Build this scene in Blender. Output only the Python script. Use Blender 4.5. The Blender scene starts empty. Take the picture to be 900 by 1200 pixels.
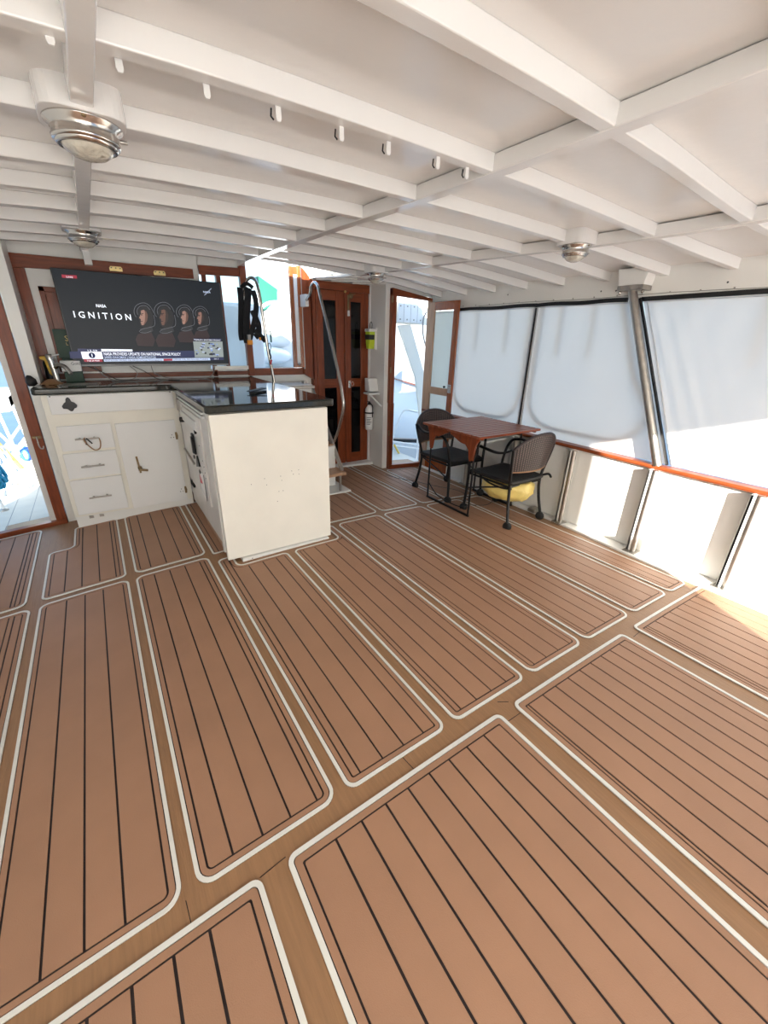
import bpy, bmesh, math, random
from mathutils import Vector, Matrix, noise
random.seed(7)
SC = bpy.context.scene
COL = SC.collection
# ------------------------------------------------------------------ camera
FPX = 480.224
CH = 1.408
R_ = Vector((0.83194783, -0.55428122, 0.02520199)); U_ = Vector((0.19553275, 0.3353863, 0.9215655)); F_ = Vector((0.51925885, 0.7617666, -0.38740404))
cd = bpy.data.cameras.new('camera'); cam = bpy.data.objects.new('camera', cd); COL.objects.link(cam)
cd.sensor_fit = 'HORIZONTAL'; cd.sensor_width = 36.0; cd.lens = FPX / 900 * 36; cd.clip_start = 0.02; cd.clip_end = 3000
cam.matrix_world = Matrix(((R_.x, U_.x, -F_.x, 0), (R_.y, U_.y, -F_.y, 0), (R_.z, U_.z, -F_.z, CH), (0, 0, 0, 1)))
SC.camera = cam
# ------------------------------------------------------------------ sky, sun, exposure
SUN_DIR = Vector((0.50, 0.86, -0.31)).normalized()      # travel direction of sunlight
w = bpy.data.worlds.new('world'); SC.world = w; w.use_nodes = True
wn = w.node_tree.nodes; wl = w.node_tree.links; wn.clear()
wo = wn.new('ShaderNodeOutputWorld'); wb = wn.new('ShaderNodeBackground'); sk = wn.new('ShaderNodeTexSky')
sk.sky_type = 'NISHITA'; sk.sun_disc = False; sk.sun_elevation = math.asin(-SUN_DIR.z); sk.sun_rotation = math.atan2(-SUN_DIR.x, -SUN_DIR.y)
sk.air_density = 1.0; sk.dust_density = 1.2; sk.ozone_density = 1.5
wm = wn.new('ShaderNodeMix'); wm.data_type = 'RGBA'; wm.blend_type = 'MIX'; wm.inputs[0].default_value = 0.6
wm.inputs[7].default_value = (0.85, 1.45, 2.2, 1)          # thin bright haze over the whole sky
wl.new(sk.outputs[0], wm.inputs[6]); wl.new(wm.outputs[2], wb.inputs[0]); wb.inputs[1].default_value = 0.27; wl.new(wb.outputs[0], wo.inputs[0])
sd = bpy.data.lights.new('sun', 'SUN'); sd.energy = 10.5; sd.angle = 0.009; sd.color = (1.0, 0.955, 0.89)
sun = bpy.data.objects.new('sun', sd); COL.objects.link(sun); sun.rotation_euler = SUN_DIR.to_track_quat('-Z', 'Y').to_euler(); sun.location = (-4, -6, 6)
SC.view_settings.view_transform = 'Standard'; SC.view_settings.look = 'None'; SC.view_settings.exposure = 1.28; SC.view_settings.gamma = 1.0
SC.view_settings.use_curve_mapping = False
# ------------------------------------------------------------------ materials
def s2l(c): return tuple(((v / 255) / 12.92 if v / 255 <= 0.04045 else ((v / 255 + 0.055) / 1.055) ** 2.4) for v in c) + (1.0,)
MATS = {}
def mat(name, rgb, rough=0.5, metal=0.0, var=0.0, scale=8.0, bump=0.0, bscale=60.0, stretch=None, coat=0.0, rgb2=None, trans=0.0, emit=None, spec=0.5, alpha=None, randv=0.0, ior=None):
    m = bpy.data.materials.new(name); m.use_nodes = True; nt = m.node_tree; n = nt.nodes; l = nt.links
    p = n['Principled BSDF']; p.inputs['Roughness'].default_value = rough; p.inputs['Metallic'].default_value = metal
    p.inputs['Coat Weight'].default_value = coat; p.inputs['Specular IOR Level'].default_value = spec
    if coat: p.inputs['Coat Roughness'].default_value = 0.08
    c = s2l(rgb); p.inputs['Base Color'].default_value = c
    if ior: p.inputs['IOR'].default_value = ior
    tc = n.new('ShaderNodeTexCoord'); mp = n.new('ShaderNodeMapping'); l.new(tc.outputs['Object'], mp.inputs[0])
    if stretch: mp.inputs['Scale'].default_value = stretch
    src = None
    if var or rgb2:
        nz = n.new('ShaderNodeTexNoise'); nz.inputs['Scale'].default_value = scale; nz.inputs['Detail'].default_value = 6; l.new(mp.outputs[0], nz.inputs[0])
        rp = n.new('ShaderNodeValToRGB'); l.new(nz.outputs[0], rp.inputs[0]); rp.color_ramp.elements[0].position = 0.3; rp.color_ramp.elements[1].position = 0.7
        c2 = s2l(rgb2) if rgb2 else c
        rp.color_ramp.elements[0].color = tuple(v * (1 - var) for v in c[:3]) + (1,); rp.color_ramp.elements[1].color = tuple(min(1, v * (1 + var)) for v in c2[:3]) + (1,)
        src = rp.outputs[0]
    if randv:
        oi = n.new('ShaderNodeObjectInfo'); hs = n.new('ShaderNodeHueSaturation'); mr = n.new('ShaderNodeMapRange'); l.new(oi.outputs['Random'], mr.inputs[0])
        mr.inputs[3].default_value = 1 - randv; mr.inputs[4].default_value = 1 + randv; l.new(mr.outputs[0], hs.inputs['Value'])
        if src: l.new(src, hs.inputs['Color'])
        else: hs.inputs['Color'].default_value = c
        src = hs.outputs[0]
    if src: l.new(src, p.inputs['Base Color'])
    if bump:
        nb = n.new('ShaderNodeTexNoise'); nb.inputs['Scale'].default_value = bscale; nb.inputs['Detail'].default_value = 4; l.new(mp.outputs[0], nb.inputs[0])
        b = n.new('ShaderNodeBump'); b.inputs['Strength'].default_value = bump; b.inputs['Distance'].default_value = 0.01; l.new(nb.outputs[0], b.inputs['Height']); l.new(b.outputs[0], p.inputs['Normal'])
    if trans: p.inputs['Transmission Weight'].default_value = trans
    if emit: p.inputs['Emission Color'].default_value = s2l(emit[0]); p.inputs['Emission Strength'].default_value = emit[1]
    MATS[name] = m; return m
M = {}
M['foam'] = mat('tan_foam_plank', (166, 125, 97), 0.55, var=0.05, scale=5, bump=0.15, bscale=400, randv=0.02)
M['walk'] = mat('grained_tan_walkway', (152, 114, 80), 0.5, var=0.10, scale=30, stretch=(3, 0.25, 1), bump=0.15, bscale=90)
M['seam'] = mat('black_seam', (34, 22, 22), 0.6)
M['edge'] = mat('white_edging', (226, 224, 216), 0.45)
M['paint'] = mat('white_gloss_paint', (232, 230, 224), 0.16, var=0.015, scale=2, bump=0.10, bscale=14)
M['ceil'] = mat('white_ceiling_paint', (232, 230, 227), 0.13, var=0.012, scale=3, bump=0.14, bscale=10)
M['white'] = mat('white_paint', (236, 235, 230), 0.3, var=0.015, scale=4, bump=0.06, bscale=25)
M['cream'] = mat('cream_paint', (240, 236, 224), 0.35, var=0.03, scale=4, bump=0.05, bscale=30)
M['panel'] = mat('white_laminate', (240, 240, 238), 0.25, var=0.01, scale=6)
M['oldw'] = mat('aged_white_enamel', (222, 219, 214), 0.35, var=0.06, scale=7)
M['mahog'] = mat('varnished_mahogany', (126, 58, 26), 0.38, var=0.25, scale=9, stretch=(6, 6, 0.6), coat=0.1, spec=.35)
M['mahogh'] = mat('varnished_mahogany_rail', (126, 60, 28), 0.38, var=0.25, scale=9, stretch=(0.6, 0.6, 6), coat=0.1, spec=.35)
M['teak'] = mat('varnished_teak_orange', (150, 78, 36), 0.25, var=0.2, scale=9, stretch=(6, 6, 0.6), coat=0.5)
M['wornw'] = mat('worn_teak', (176, 138, 108), 0.4, var=0.15, scale=9, stretch=(6, 6, 0.6))
M['granite'] = mat('black_granite', (22, 24, 24), 0.06, rgb2=(64, 64, 58), scale=260, spec=.38)
M['granedge'] = mat('black_granite_edge', (28, 28, 27), 0.18, rgb2=(96, 92, 80), scale=110)
M['steel'] = mat('stainless_steel', (200, 196, 190), 0.22, metal=1.0, var=0.05, scale=12)
M['steelb'] = mat('brushed_steel', (176, 172, 166), 0.38, metal=1.0, var=0.1, scale=20)
M['bronze'] = mat('aged_bronze', (130, 112, 84), 0.4, metal=0.9, var=0.2, scale=50)
M['brass'] = mat('polished_brass', (214, 188, 130), 0.3, metal=0.8, var=0.15, scale=60)
M['black'] = mat('black_plastic', (18, 18, 20), 0.4)
M['blackm'] = mat('black_metal', (24, 24, 26), 0.35, metal=0.3)
M['rubber'] = mat('black_rubber', (16, 16, 17), 0.6)
M['webbing'] = mat('black_webbing', (20, 20, 24), 0.8, bump=0.4, bscale=200)
M['seatp'] = mat('black_seat_weave', (30, 28, 28), 0.5, bump=0.5, bscale=160)
M['yellow'] = mat('yellow_plastic', (232, 184, 30), 0.4)
M['orange'] = mat('orange_plastic', (238, 150, 20), 0.4)
M['lime'] = mat('lime_plastic', (186, 206, 40), 0.35)
M['wplast'] = mat('white_plastic', (228, 227, 224), 0.35)
M['gplast'] = mat('grey_plastic', (150, 150, 150), 0.4)
M['green'] = mat('dark_green_card', (24, 62, 44), 0.5, var=0.1, scale=20)
M['gold'] = mat('gold_print', (206, 186, 110), 0.4)
M['screen'] = mat('screen_dark', (16, 18, 20), 0.3, spec=.15, emit=((44, 48, 53), 0.30))
M['tvb'] = mat('tv_plastic', (20, 20, 22), 0.3)
def em(name, rgb, s=0.45): M[name] = mat(name, rgb, 0.4, emit=(rgb, s)); return M[name]
em('e_white', (224, 230, 240), .5); em('e_pale', (176, 190, 216), .4); em('e_navy', (30, 38, 78), .3); em('e_red', (150, 30, 52), .3); em('e_grey', (38, 40, 45), .2)
em('e_skin', (168, 130, 116), .2); em('e_skin2', (110, 78, 66), .2); em('e_suit', (48, 28, 32), .15); em('e_helm', (112, 114, 122), .2); em('e_map', (140, 150, 150), .3); em('e_mapb', (120, 146, 200), .3); em('e_dark', (18, 20, 26), .1)
em('e_shade', (52, 40, 38), .15); em('e_skin3', (150, 112, 100), .2)
M['teal'] = mat('teal_canvas', (40, 104, 88), 0.7, var=0.08, scale=1.2)
M['gel'] = mat('white_gelcoat', (238, 240, 240), 0.3)
M['deckw'] = mat('pale_deck', (226, 222, 210), 0.6, var=0.04, scale=8)
M['rope'] = mat('blue_rope', (40, 150, 190), 0.8, bump=0.6, bscale=120)
M['roped'] = mat('royal_blue_rope', (40, 90, 190), 0.8)
M['hose'] = mat('yellow_hose', (228, 196, 92), 0.5)
M['cane'] = mat('tan_cane', (150, 112, 78), 0.5)
M['redprint'] = mat('red_print', (190, 40, 60), 0.5)
M['ink'] = mat('grey_ink', (70, 72, 76), 0.6)
M['dirty'] = mat('brown_rust', (110, 62, 34), 0.8, var=0.3, scale=40)
M['land'] = mat('dry_hills', (196, 186, 150), 0.9, var=0.15, scale=0.02)
M['water'] = mat('harbour_water', (70, 96, 124), 0.3, var=0.2, scale=0.6, bump=0.9, bscale=1.6)
M['dark'] = mat('shade_black', (14, 12, 11), 0.8)  # flat black that stands in for shade
M['tablew'] = mat('varnished_table_slat', (140, 72, 44), 0.35, var=0.15, scale=9, stretch=(0.6, 6, 6), coat=0.15, randv=0.06)
M['bag'] = mat('yellow_plastic_bag', (228, 204, 122), 0.3, var=0.12, scale=9, bump=1.0, bscale=30)
M['wire'] = mat('grey_wire', (150, 148, 144), 0.5)
# wicker weave: procedural checks with bump
def wicker():
    m = bpy.data.materials.new('brown_wicker'); m.use_nodes = True; n = m.node_tree.nodes; l = m.node_tree.links; p = n['Principled BSDF']
    tc = n.new('ShaderNodeTexCoord'); mp = n.new('ShaderNodeMapping'); l.new(tc.outputs['UV'], mp.inputs[0]); mp.inputs['Scale'].default_value = (1, 1, 1)
    wx = n.new('ShaderNodeTexWave'); wx.wave_type = 'BANDS'; wx.bands_direction = 'X'; wx.inputs['Scale'].default_value = 7.5
    wy = n.new('ShaderNodeTexWave'); wy.wave_type = 'BANDS'; wy.bands_direction = 'Y'; wy.inputs['Scale'].default_value = 5.5
    l.new(mp.outputs[0], wx.inputs[0]); l.new(mp.outputs[0], wy.inputs[0])
    mu = n.new('ShaderNodeMath'); mu.operation = 'MULTIPLY'; l.new(wx.outputs['Fac'], mu.inputs[0]); l.new(wy.outputs['Fac'], mu.inputs[1])
    rp = n.new('ShaderNodeValToRGB'); l.new(mu.outputs[0], rp.inputs[0]); rp.color_ramp.elements[0].color = s2l((16, 12, 12)); rp.color_ramp.elements[1].color = s2l((104, 84, 78)); rp.color_ramp.elements[1].position = 0.6
    l.new(rp.outputs[0], p.inputs['Base Color']); p.inputs['Roughness'].default_value = 0.45
    b = n.new('ShaderNodeBump'); b.inputs['Strength'].default_value = 0.8; b.inputs['Distance'].default_value = 0.004; l.new(mu.outputs[0], b.inputs['Height']); l.new(b.outputs[0], p.inputs['Normal'])
    return m
M['wicker'] = wicker()
M['wickerd'] = mat('dark_wicker', (58, 46, 46), 0.5, var=0.2, scale=120, bump=0.6, bscale=150)
def fabric(name, rgb, tr):
    m = bpy.data.materials.new(name); m.use_nodes = True; n = m.node_tree.nodes; l = m.node_tree.links; n.clear()
    o = n.new('ShaderNodeOutputMaterial'); d = n.new('ShaderNodeBsdfDiffuse'); t = n.new('ShaderNodeBsdfTranslucent'); x = n.new('ShaderNodeMixShader')
    tc = n.new('ShaderNodeTexCoord'); nz = n.new('ShaderNodeTexNoise'); nz.inputs['Scale'].default_value = 3.0; l.new(tc.outputs['Object'], nz.inputs[0])
    rp = n.new('ShaderNodeValToRGB'); c = s2l(rgb); rp.color_ramp.elements[0].color = tuple(v * .95 for v in c[:3]) + (1,); rp.color_ramp.elements[1].color = c; l.new(nz.outputs[0], rp.inputs[0])
    l.new(rp.outputs[0], d.inputs[0]); l.new(rp.outputs[0], t.inputs[0]); x.inputs[0].default_value = tr
    l.new(d.outputs[0], x.inputs[1]); l.new(t.outputs[0], x.inputs[2]); l.new(x.outputs[0], o.inputs[0]); return m
M['curtain'] = fabric('white_translucent_vinyl', (247, 240, 229), 0.46)
M['thick'] = fabric('sun_screen_canvas', (225, 224, 220), 0.10)
M['diffuser'] = fabric('sun_diffuser_vinyl', (243, 242, 239), 0.75)
M['hem'] = fabric('grey_white_hem', (214, 214, 216), 0.2)
M['band'] = mat('grey_outer_frame', (70, 72, 76), 0.6)
def glass(name, tint, rough=0.02):
    m = bpy.data.materials.new(name); m.use_nodes = True; n = m.node_tree.nodes; l = m.node_tree.links; n.clear()
    o = n.new('ShaderNodeOutputMaterial'); g = n.new('ShaderNodeBsdfGlossy'); t = n.new('ShaderNodeBsdfTransparent'); x = n.new('ShaderNodeMixShader'); lw = n.new('ShaderNodeLayerWeight'); lw.inputs[0].default_value = .5; pw = n.new('ShaderNodeMath'); pw.operation = 'POWER'; pw.inputs[1].default_value = 4; l.new(lw.outputs['Facing'], pw.inputs[0]); f = n.new('ShaderNodeMath'); f.operation = 'MULTIPLY_ADD'; f.inputs[1].default_value = .6; f.inputs[2].default_value = .04; l.new(pw.outputs[0], f.inputs[0])
    g.inputs['Roughness'].default_value = rough; t.inputs[0].default_value = tint
    l.new(f.outputs[0], x.inputs[0]); l.new(t.outputs[0], x.inputs[1]); l.new(g.outputs[0], x.inputs[2]); l.new(x.outputs[0], o.inputs[0]); return m
M['glass'] = glass('clear_glass', (.9, .93, .92, 1))
M['dglass'] = mat('dark_glass', (8, 8, 9), 0.04, spec=0.3)
M['lens'] = mat('ribbed_lamp_glass', (206, 200, 184), 0.12, bump=1.0, bscale=55, var=0.15, scale=30, spec=0.8, coat=0.6)
# ------------------------------------------------------------------ geometry helpers
K = 0.020280477; XC = 1.35342243
def zf(x): return -K * (x - XC) ** 2          # deck camber
def ray(x, y): return F_ + R_ * ((x - 450) / FPX) + U_ * ((600 - y) / FPX)
CO = Vector((0, 0, CH))
def atX(c, x, y): d = ray(x, y); return CO + d * (c / d.x)      # where a picture direction meets the plane X=c / Y=c / Z=c
def atY(c, x, y): d = ray(x, y); return CO + d * (c / d.y)
def atZ(c, x, y): d = ray(x, y); return CO + d * ((c - CH) / d.z)
ORG = {}
class MB:
    def __init__(s): s.v = []; s.f = []; s.sm = []; s.uv = None
    def add(s, vs, fs, smooth=False):
        o = len(s.v); s.v += [Vector(a) for a in vs]; s.f += [tuple(i + o for i in f) for f in fs]; s.sm += [smooth] * len(fs); return s
    def box(s, x0, x1, y0, y1, z0, z1):
        return s.add([(x, y, z) for x in (x0, x1) for y in (y0, y1) for z in (z0, z1)], [(0, 1, 3, 2), (4, 6, 7, 5), (0, 4, 5, 1), (2, 3, 7, 6), (0, 2, 6, 4), (1, 5, 7, 3)])
    def obox(s, c, ax, ay, az):
        c = Vector(c); ax, ay, az = Vector(ax), Vector(ay), Vector(az)
        return s.add([c + ax * i + ay * j + az * k for i in (-1, 1) for j in (-1, 1) for k in (-1, 1)], [(0, 1, 3, 2), (4, 6, 7, 5), (0, 4, 5, 1), (2, 3, 7, 6), (0, 2, 6, 4), (1, 5, 7, 3)])
    def bar(s, a, b, w, h, up=(0, 0, 1)):
        a, b = Vector(a), Vector(b); d = (b - a); dn = d.normalized(); up = Vector(up); sx = dn.cross(up)
        if sx.length < 1e-4: sx = dn.cross(Vector((1, 0, 0)))
        sx.normalize(); uz = sx.cross(dn).normalized(); return s.obox((a + b) / 2, d / 2, sx * (w / 2), uz * (h / 2))
    def prism(s, poly, axis, a, b):
        def P(p, t): return {'x': (t, p[0], p[1]), 'y': (p[0], t, p[1]), 'z': (p[0], p[1], t)}[axis]
        n = len(poly); vs = [P(p, a) for p in poly] + [P(p, b) for p in poly]
        return s.add(vs, [tuple(range(n))[::-1], tuple(range(n, 2 * n))] + [(i, (i + 1) % n, n + (i + 1) % n, n + i) for i in range(n)])
    def sweep(s, pts, prof, closed=False, up=None, smooth=True, caps=True, scale=None):
        pts = [Vector(p) for p in pts]; n = len(pts); k = len(prof); rings = []; prev = None
        for i, p in enumerate(pts):
            if closed: t = pts[(i + 1) % n] - pts[i - 1]
            else: t = pts[min(i + 1, n - 1)] - pts[max(i - 1, 0)]
            t.normalize()
            if up is not None: sx = t.cross(Vector(up)).normalized()
            else:
                if prev is None: sx = t.cross(Vector((0, 0, 1)));  sx = sx if sx.length > .05 else t.cross(Vector((1, 0, 0)))
                else: sx = prev - t * prev.dot(t)
                sx.normalize(); prev = sx
            uz = sx.cross(t).normalized(); sc = scale[i] if scale else 1
            rings.append([p + sx * a * sc + uz * b * sc for a, b in prof])
        vs = [v for r in rings for v in r]; fs = []
        for i in range(n if closed else n - 1):
            for j in range(k): a = i * k + j; b = i * k + (j + 1) % k; c = ((i + 1) % n) * k; fs.append((a, b, c + (j + 1) % k, c + j))
        s.add(vs, fs, smooth)
        if caps and not closed: s.add(rings[0], [tuple(range(k))]); s.add(rings[-1], [tuple(range(k))[::-1]])
        return s
    def tube(s, pts, r, n=10, closed=False, scale=None): return s.sweep(pts, [(r * math.cos(2 * math.pi * i / n), r * math.sin(2 * math.pi * i / n)) for i in range(n)], closed, scale=scale)
    def lathe(s, prof, c, ax=(0, 0, 1), n=24, smooth=True):
        c = Vector(c); ax = Vector(ax).normalized(); sx = ax.orthogonal().normalized(); sy = ax.cross(sx); vs = []
        for r, h in prof: vs += [c + ax * h + (sx * math.cos(2 * math.pi * i / n) + sy * math.sin(2 * math.pi * i / n)) * r for i in range(n)]
        fs = [(j * n + i, j * n + (i + 1) % n, (j + 1) * n + (i + 1) % n, (j + 1) * n + i) for j in range(len(prof) - 1) for i in range(n)]
        s.add(vs, fs, smooth)
        for j in (0, len(prof) - 1):
            if prof[j][0] > 1e-5: s.add(vs[j * n:(j + 1) * n], [tuple(range(n))])
        return s
    def grid(s, fn, nu, nv, smooth=True, skip=None):
        vs = [fn(i / nu, j / nv) for j in range(nv + 1) for i in range(nu + 1)]
        fs = [(j * (nu + 1) + i, j * (nu + 1) + i + 1, (j + 1) * (nu + 1) + i + 1, (j + 1) * (nu + 1) + i) for j in range(nv) for i in range(nu) if not (skip and skip((i + .5) / nu, (j + .5) / nv))]
        s.add(vs, fs, smooth); return s
    def build(s, name, m, parent=None, label=None, cat=None, group=None, kind=None, bevel=0, origin=None, solid=0, bseg=2, recalc=True, weld=0):
        me = bpy.data.meshes.new(name)
        if parent is not None: o = ORG[parent.name]
        elif origin is not None: o = Vector(origin)
        else:
            xs = [v.x for v in s.v]; ys = [v.y for v in s.v]; zs = [v.z for v in s.v]; o = Vector(((min(xs) + max(xs)) / 2, (min(ys) + max(ys)) / 2, min(zs)))
        me.from_pydata([tuple(v - o) for v in s.v], [], s.f); me.polygons.foreach_set('use_smooth', s.sm)
        if recalc or weld:
            bm = bmesh.new(); bm.from_mesh(me)
            if weld: bmesh.ops.remove_doubles(bm, verts=bm.verts, dist=weld)
            if recalc: bmesh.ops.recalc_face_normals(bm, faces=bm.faces)
            bm.to_mesh(me); bm.free()
        if s.uv:
            ul = me.uv_layers.new(name='uv')
            for lp in me.loops: ul.data[lp.index].uv = s.uv[lp.vertex_index]
        me.materials.append(M[m] if isinstance(m, str) else m)
        ob = bpy.data.objects.new(name, me); COL.objects.link(ob); ORG[ob.name] = o
        if parent is not None: ob.parent = parent
        else: ob.location = o
        if bevel:
            b = ob.modifiers.new('bevel', 'BEVEL'); b.width = bevel; b.segments = bseg; b.limit_method = 'ANGLE'; b.angle_limit = 0.7
        if solid:
            b = ob.modifiers.new('solid', 'SOLIDIFY'); b.thickness = solid; b.offset = 0
        tag(ob, label, cat, group, kind); return ob
def tag(o, label=None, cat=None, group=None, kind=None):
    if label: o['label'] = label
    if cat: o['category'] = cat
    if group: o['group'] = group
    if kind: o['kind'] = kind
    return o
def thing(name, loc, label=None, cat=None, group=None, kind=None):
    o = bpy.data.objects.new(name, None); COL.objects.link(o); o.location = loc; o.empty_display_size = .1; ORG[o.name] = Vector(loc)
    return tag(o, label, cat, group, kind)
def B(x0, x1, y0, y1, z0, z1): return MB().box(x0, x1, y0, y1, z0, z1)
def smoothpath(p, n=6, closed=False):
    p = [Vector(a) for a in p]; out = []; m = len(p)
    for i in range(m if closed else m - 1):
        a, b, c, d = (p[(i - 1) % m], p[i], p[(i + 1) % m], p[(i + 2) % m]) if closed else (p[max(i - 1, 0)], p[i], p[i + 1], p[min(i + 2, m - 1)])
        for k in range(n):
            t = k / n; out.append(.5 * ((2 * b) + (c - a) * t + (2 * a - 5 * b + 4 * c - d) * t * t + (3 * b - a - 3 * c + d) * t ** 3))
    if not closed: out.append(p[-1])
    return out
def text(s, name, m, parent, pos, right, up, height, width=None, depth=0.0008, label=None, bold=0.0, center=False):
    cu = bpy.data.curves.new('txt', 'FONT'); cu.body = s; cu.size = 1; cu.resolution_u = 2; cu.offset = bold; cu.extrude = 0
    ob = bpy.data.objects.new('txt', cu); COL.objects.link(ob); bpy.context.view_layer.update()
    me = bpy.data.meshes.new_from_object(ob.evaluated_get(bpy.context.evaluated_depsgraph_get()))
    bpy.data.objects.remove(ob); bpy.data.curves.remove(cu)
    xs = [v.co.x for v in me.vertices]; ys = [v.co.y for v in me.vertices]; x0, x1, y0, y1 = min(xs), max(xs), min(ys), max(ys)
    sy = height / 0.69; sx = (width / (x1 - x0)) if width else sy
    right, up = Vector(right).normalized(), Vector(up).normalized(); o = Vector(pos) - ORG[parent.name]
    cx = (x0 + x1) / 2 if center else x0
    for v in me.vertices: v.co = o + right * ((v.co.x - cx) * sx) + up * (v.co.y * sy)
    me.materials.clear(); me.materials.append(M[m]); me.name = name
    t = bpy.data.objects.new(name, me); COL.objects.link(t); t.parent = parent; ORG[t.name] = ORG[parent.name]; tag(t, label); return t
# ------------------------------------------------------------------ rectilinear panels of the deck
def inset(poly, d):
    n = len(poly); out = []
    for i in range(n):
        (x0, y0), (x1, y1), (x2, y2) = poly[i - 1], poly[i], poly[(i + 1) % n]
        def nr(ax, ay, bx, by): L = math.hypot(bx - ax, by - ay); return (-(by - ay) / L, (bx - ax) / L)
        n1 = nr(x0, y0, x1, y1); n2 = nr(x1, y1, x2, y2); out.append((x1 + (n1[0] + n2[0]) * d, y1 + (n1[1] + n2[1]) * d))
    return out
def rounded(poly, r, d=0.0, seg=6, step=0.12, base=None):
    """inset by d then round the corners; point count depends only on the base polygon, so loops of different insets pair up"""
    q = inset(poly, d) if d else list(poly); n = len(q); loop = []; bp = base or poly
    for i in range(n):
        p0, p1, p2 = Vector(q[i - 1]), Vector(q[i]), Vector(q[(i + 1) % n]); a = (p0 - p1).normalized(); b = (p2 - p1).normalized()
        cross = (p1 - p0).x * (p2 - p1).y - (p1 - p0).y * (p2 - p1).x; rr = max((r - d) if cross > 0 else (r + d), 0.006)
        rr = min(rr, (p0 - p1).length * .48, (p2 - p1).length * .48); c = p1 + (a + b) * rr
        for k in range(seg + 1):
            t = k / seg * math.pi / 2; v = c - b * rr * math.cos(t) - a * rr * math.sin(t); loop.append((v.x, v.y))
        e = Vector(bp[(i + 1) % n]) - Vector(bp[i]); m = max(1, int(e.length / step))
        pe, ne = Vector(q[(i + 1) % n]), Vector(q[(i + 2) % n])
        b2 = (p1 - pe).normalized(); d2 = (ne - pe).normalized(); cr2 = (pe - p1).x * (ne - pe).y - (pe - p1).y * (ne - pe).x
        r2 = max((r - d) if cr2 > 0 else (r + d), 0.006); r2 = min(r2, (p1 - pe).length * .48, (ne - pe).length * .48); st = Vector(loop[-1]); en = pe + b2 * r2
        for k in range(1, m): v = st.lerp(en, k / m); loop.append((v.x, v.y))
    return loop
def ring(poly, r, d0, d1, z0, z1):
    A = rounded(poly, r, d0); Bq = rounded(poly, r, d1); n = len(A); mb = MB()
    vs = [(x, y, zf(x) + z1) for x, y in A] + [(x, y, zf(x) + z1) for x, y in Bq] + [(x, y, zf(x) + z0) for x, y in A] + [(x, y, zf(x) + z0) for x, y in Bq]
    fs = []
    for i in range(n):
        j = (i + 1) % n; fs += [(i, j, n + j, n + i), (2 * n + i, 2 * n + j, j, i), (n + i, n + j, 3 * n + j, 3 * n + i)]
    return mb.add(vs, fs)
def clipx(poly, x0, x1):
    for s, c in ((1, x0), (-1, x1)):
        out = []
        for i in range(len(poly)):
            a, b = poly[i - 1], poly[i]; fa, fb = s * (a[0] - c), s * (b[0] - c)
            if (fa > 0) != (fb > 0): t = fa / (fa - fb); out.append((c, a[1] + (b[1] - a[1]) * t))
            if fb > 0: out.append(b)
        poly = out
        if not poly: return []
    return poly
def slab(polys, z0, z1):
    mb = MB()
    for p in polys:
        if len(p) < 3: continue
        n = len(p); mb.add([(x, y, zf(x) + z1) for x, y in p] + [(x, y, zf(x) + z0) for x, y in p], [tuple(range(n))] + [(i, n + i, n + (i + 1) % n, (i + 1) % n) for i in range(n)])
    return mb
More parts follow.
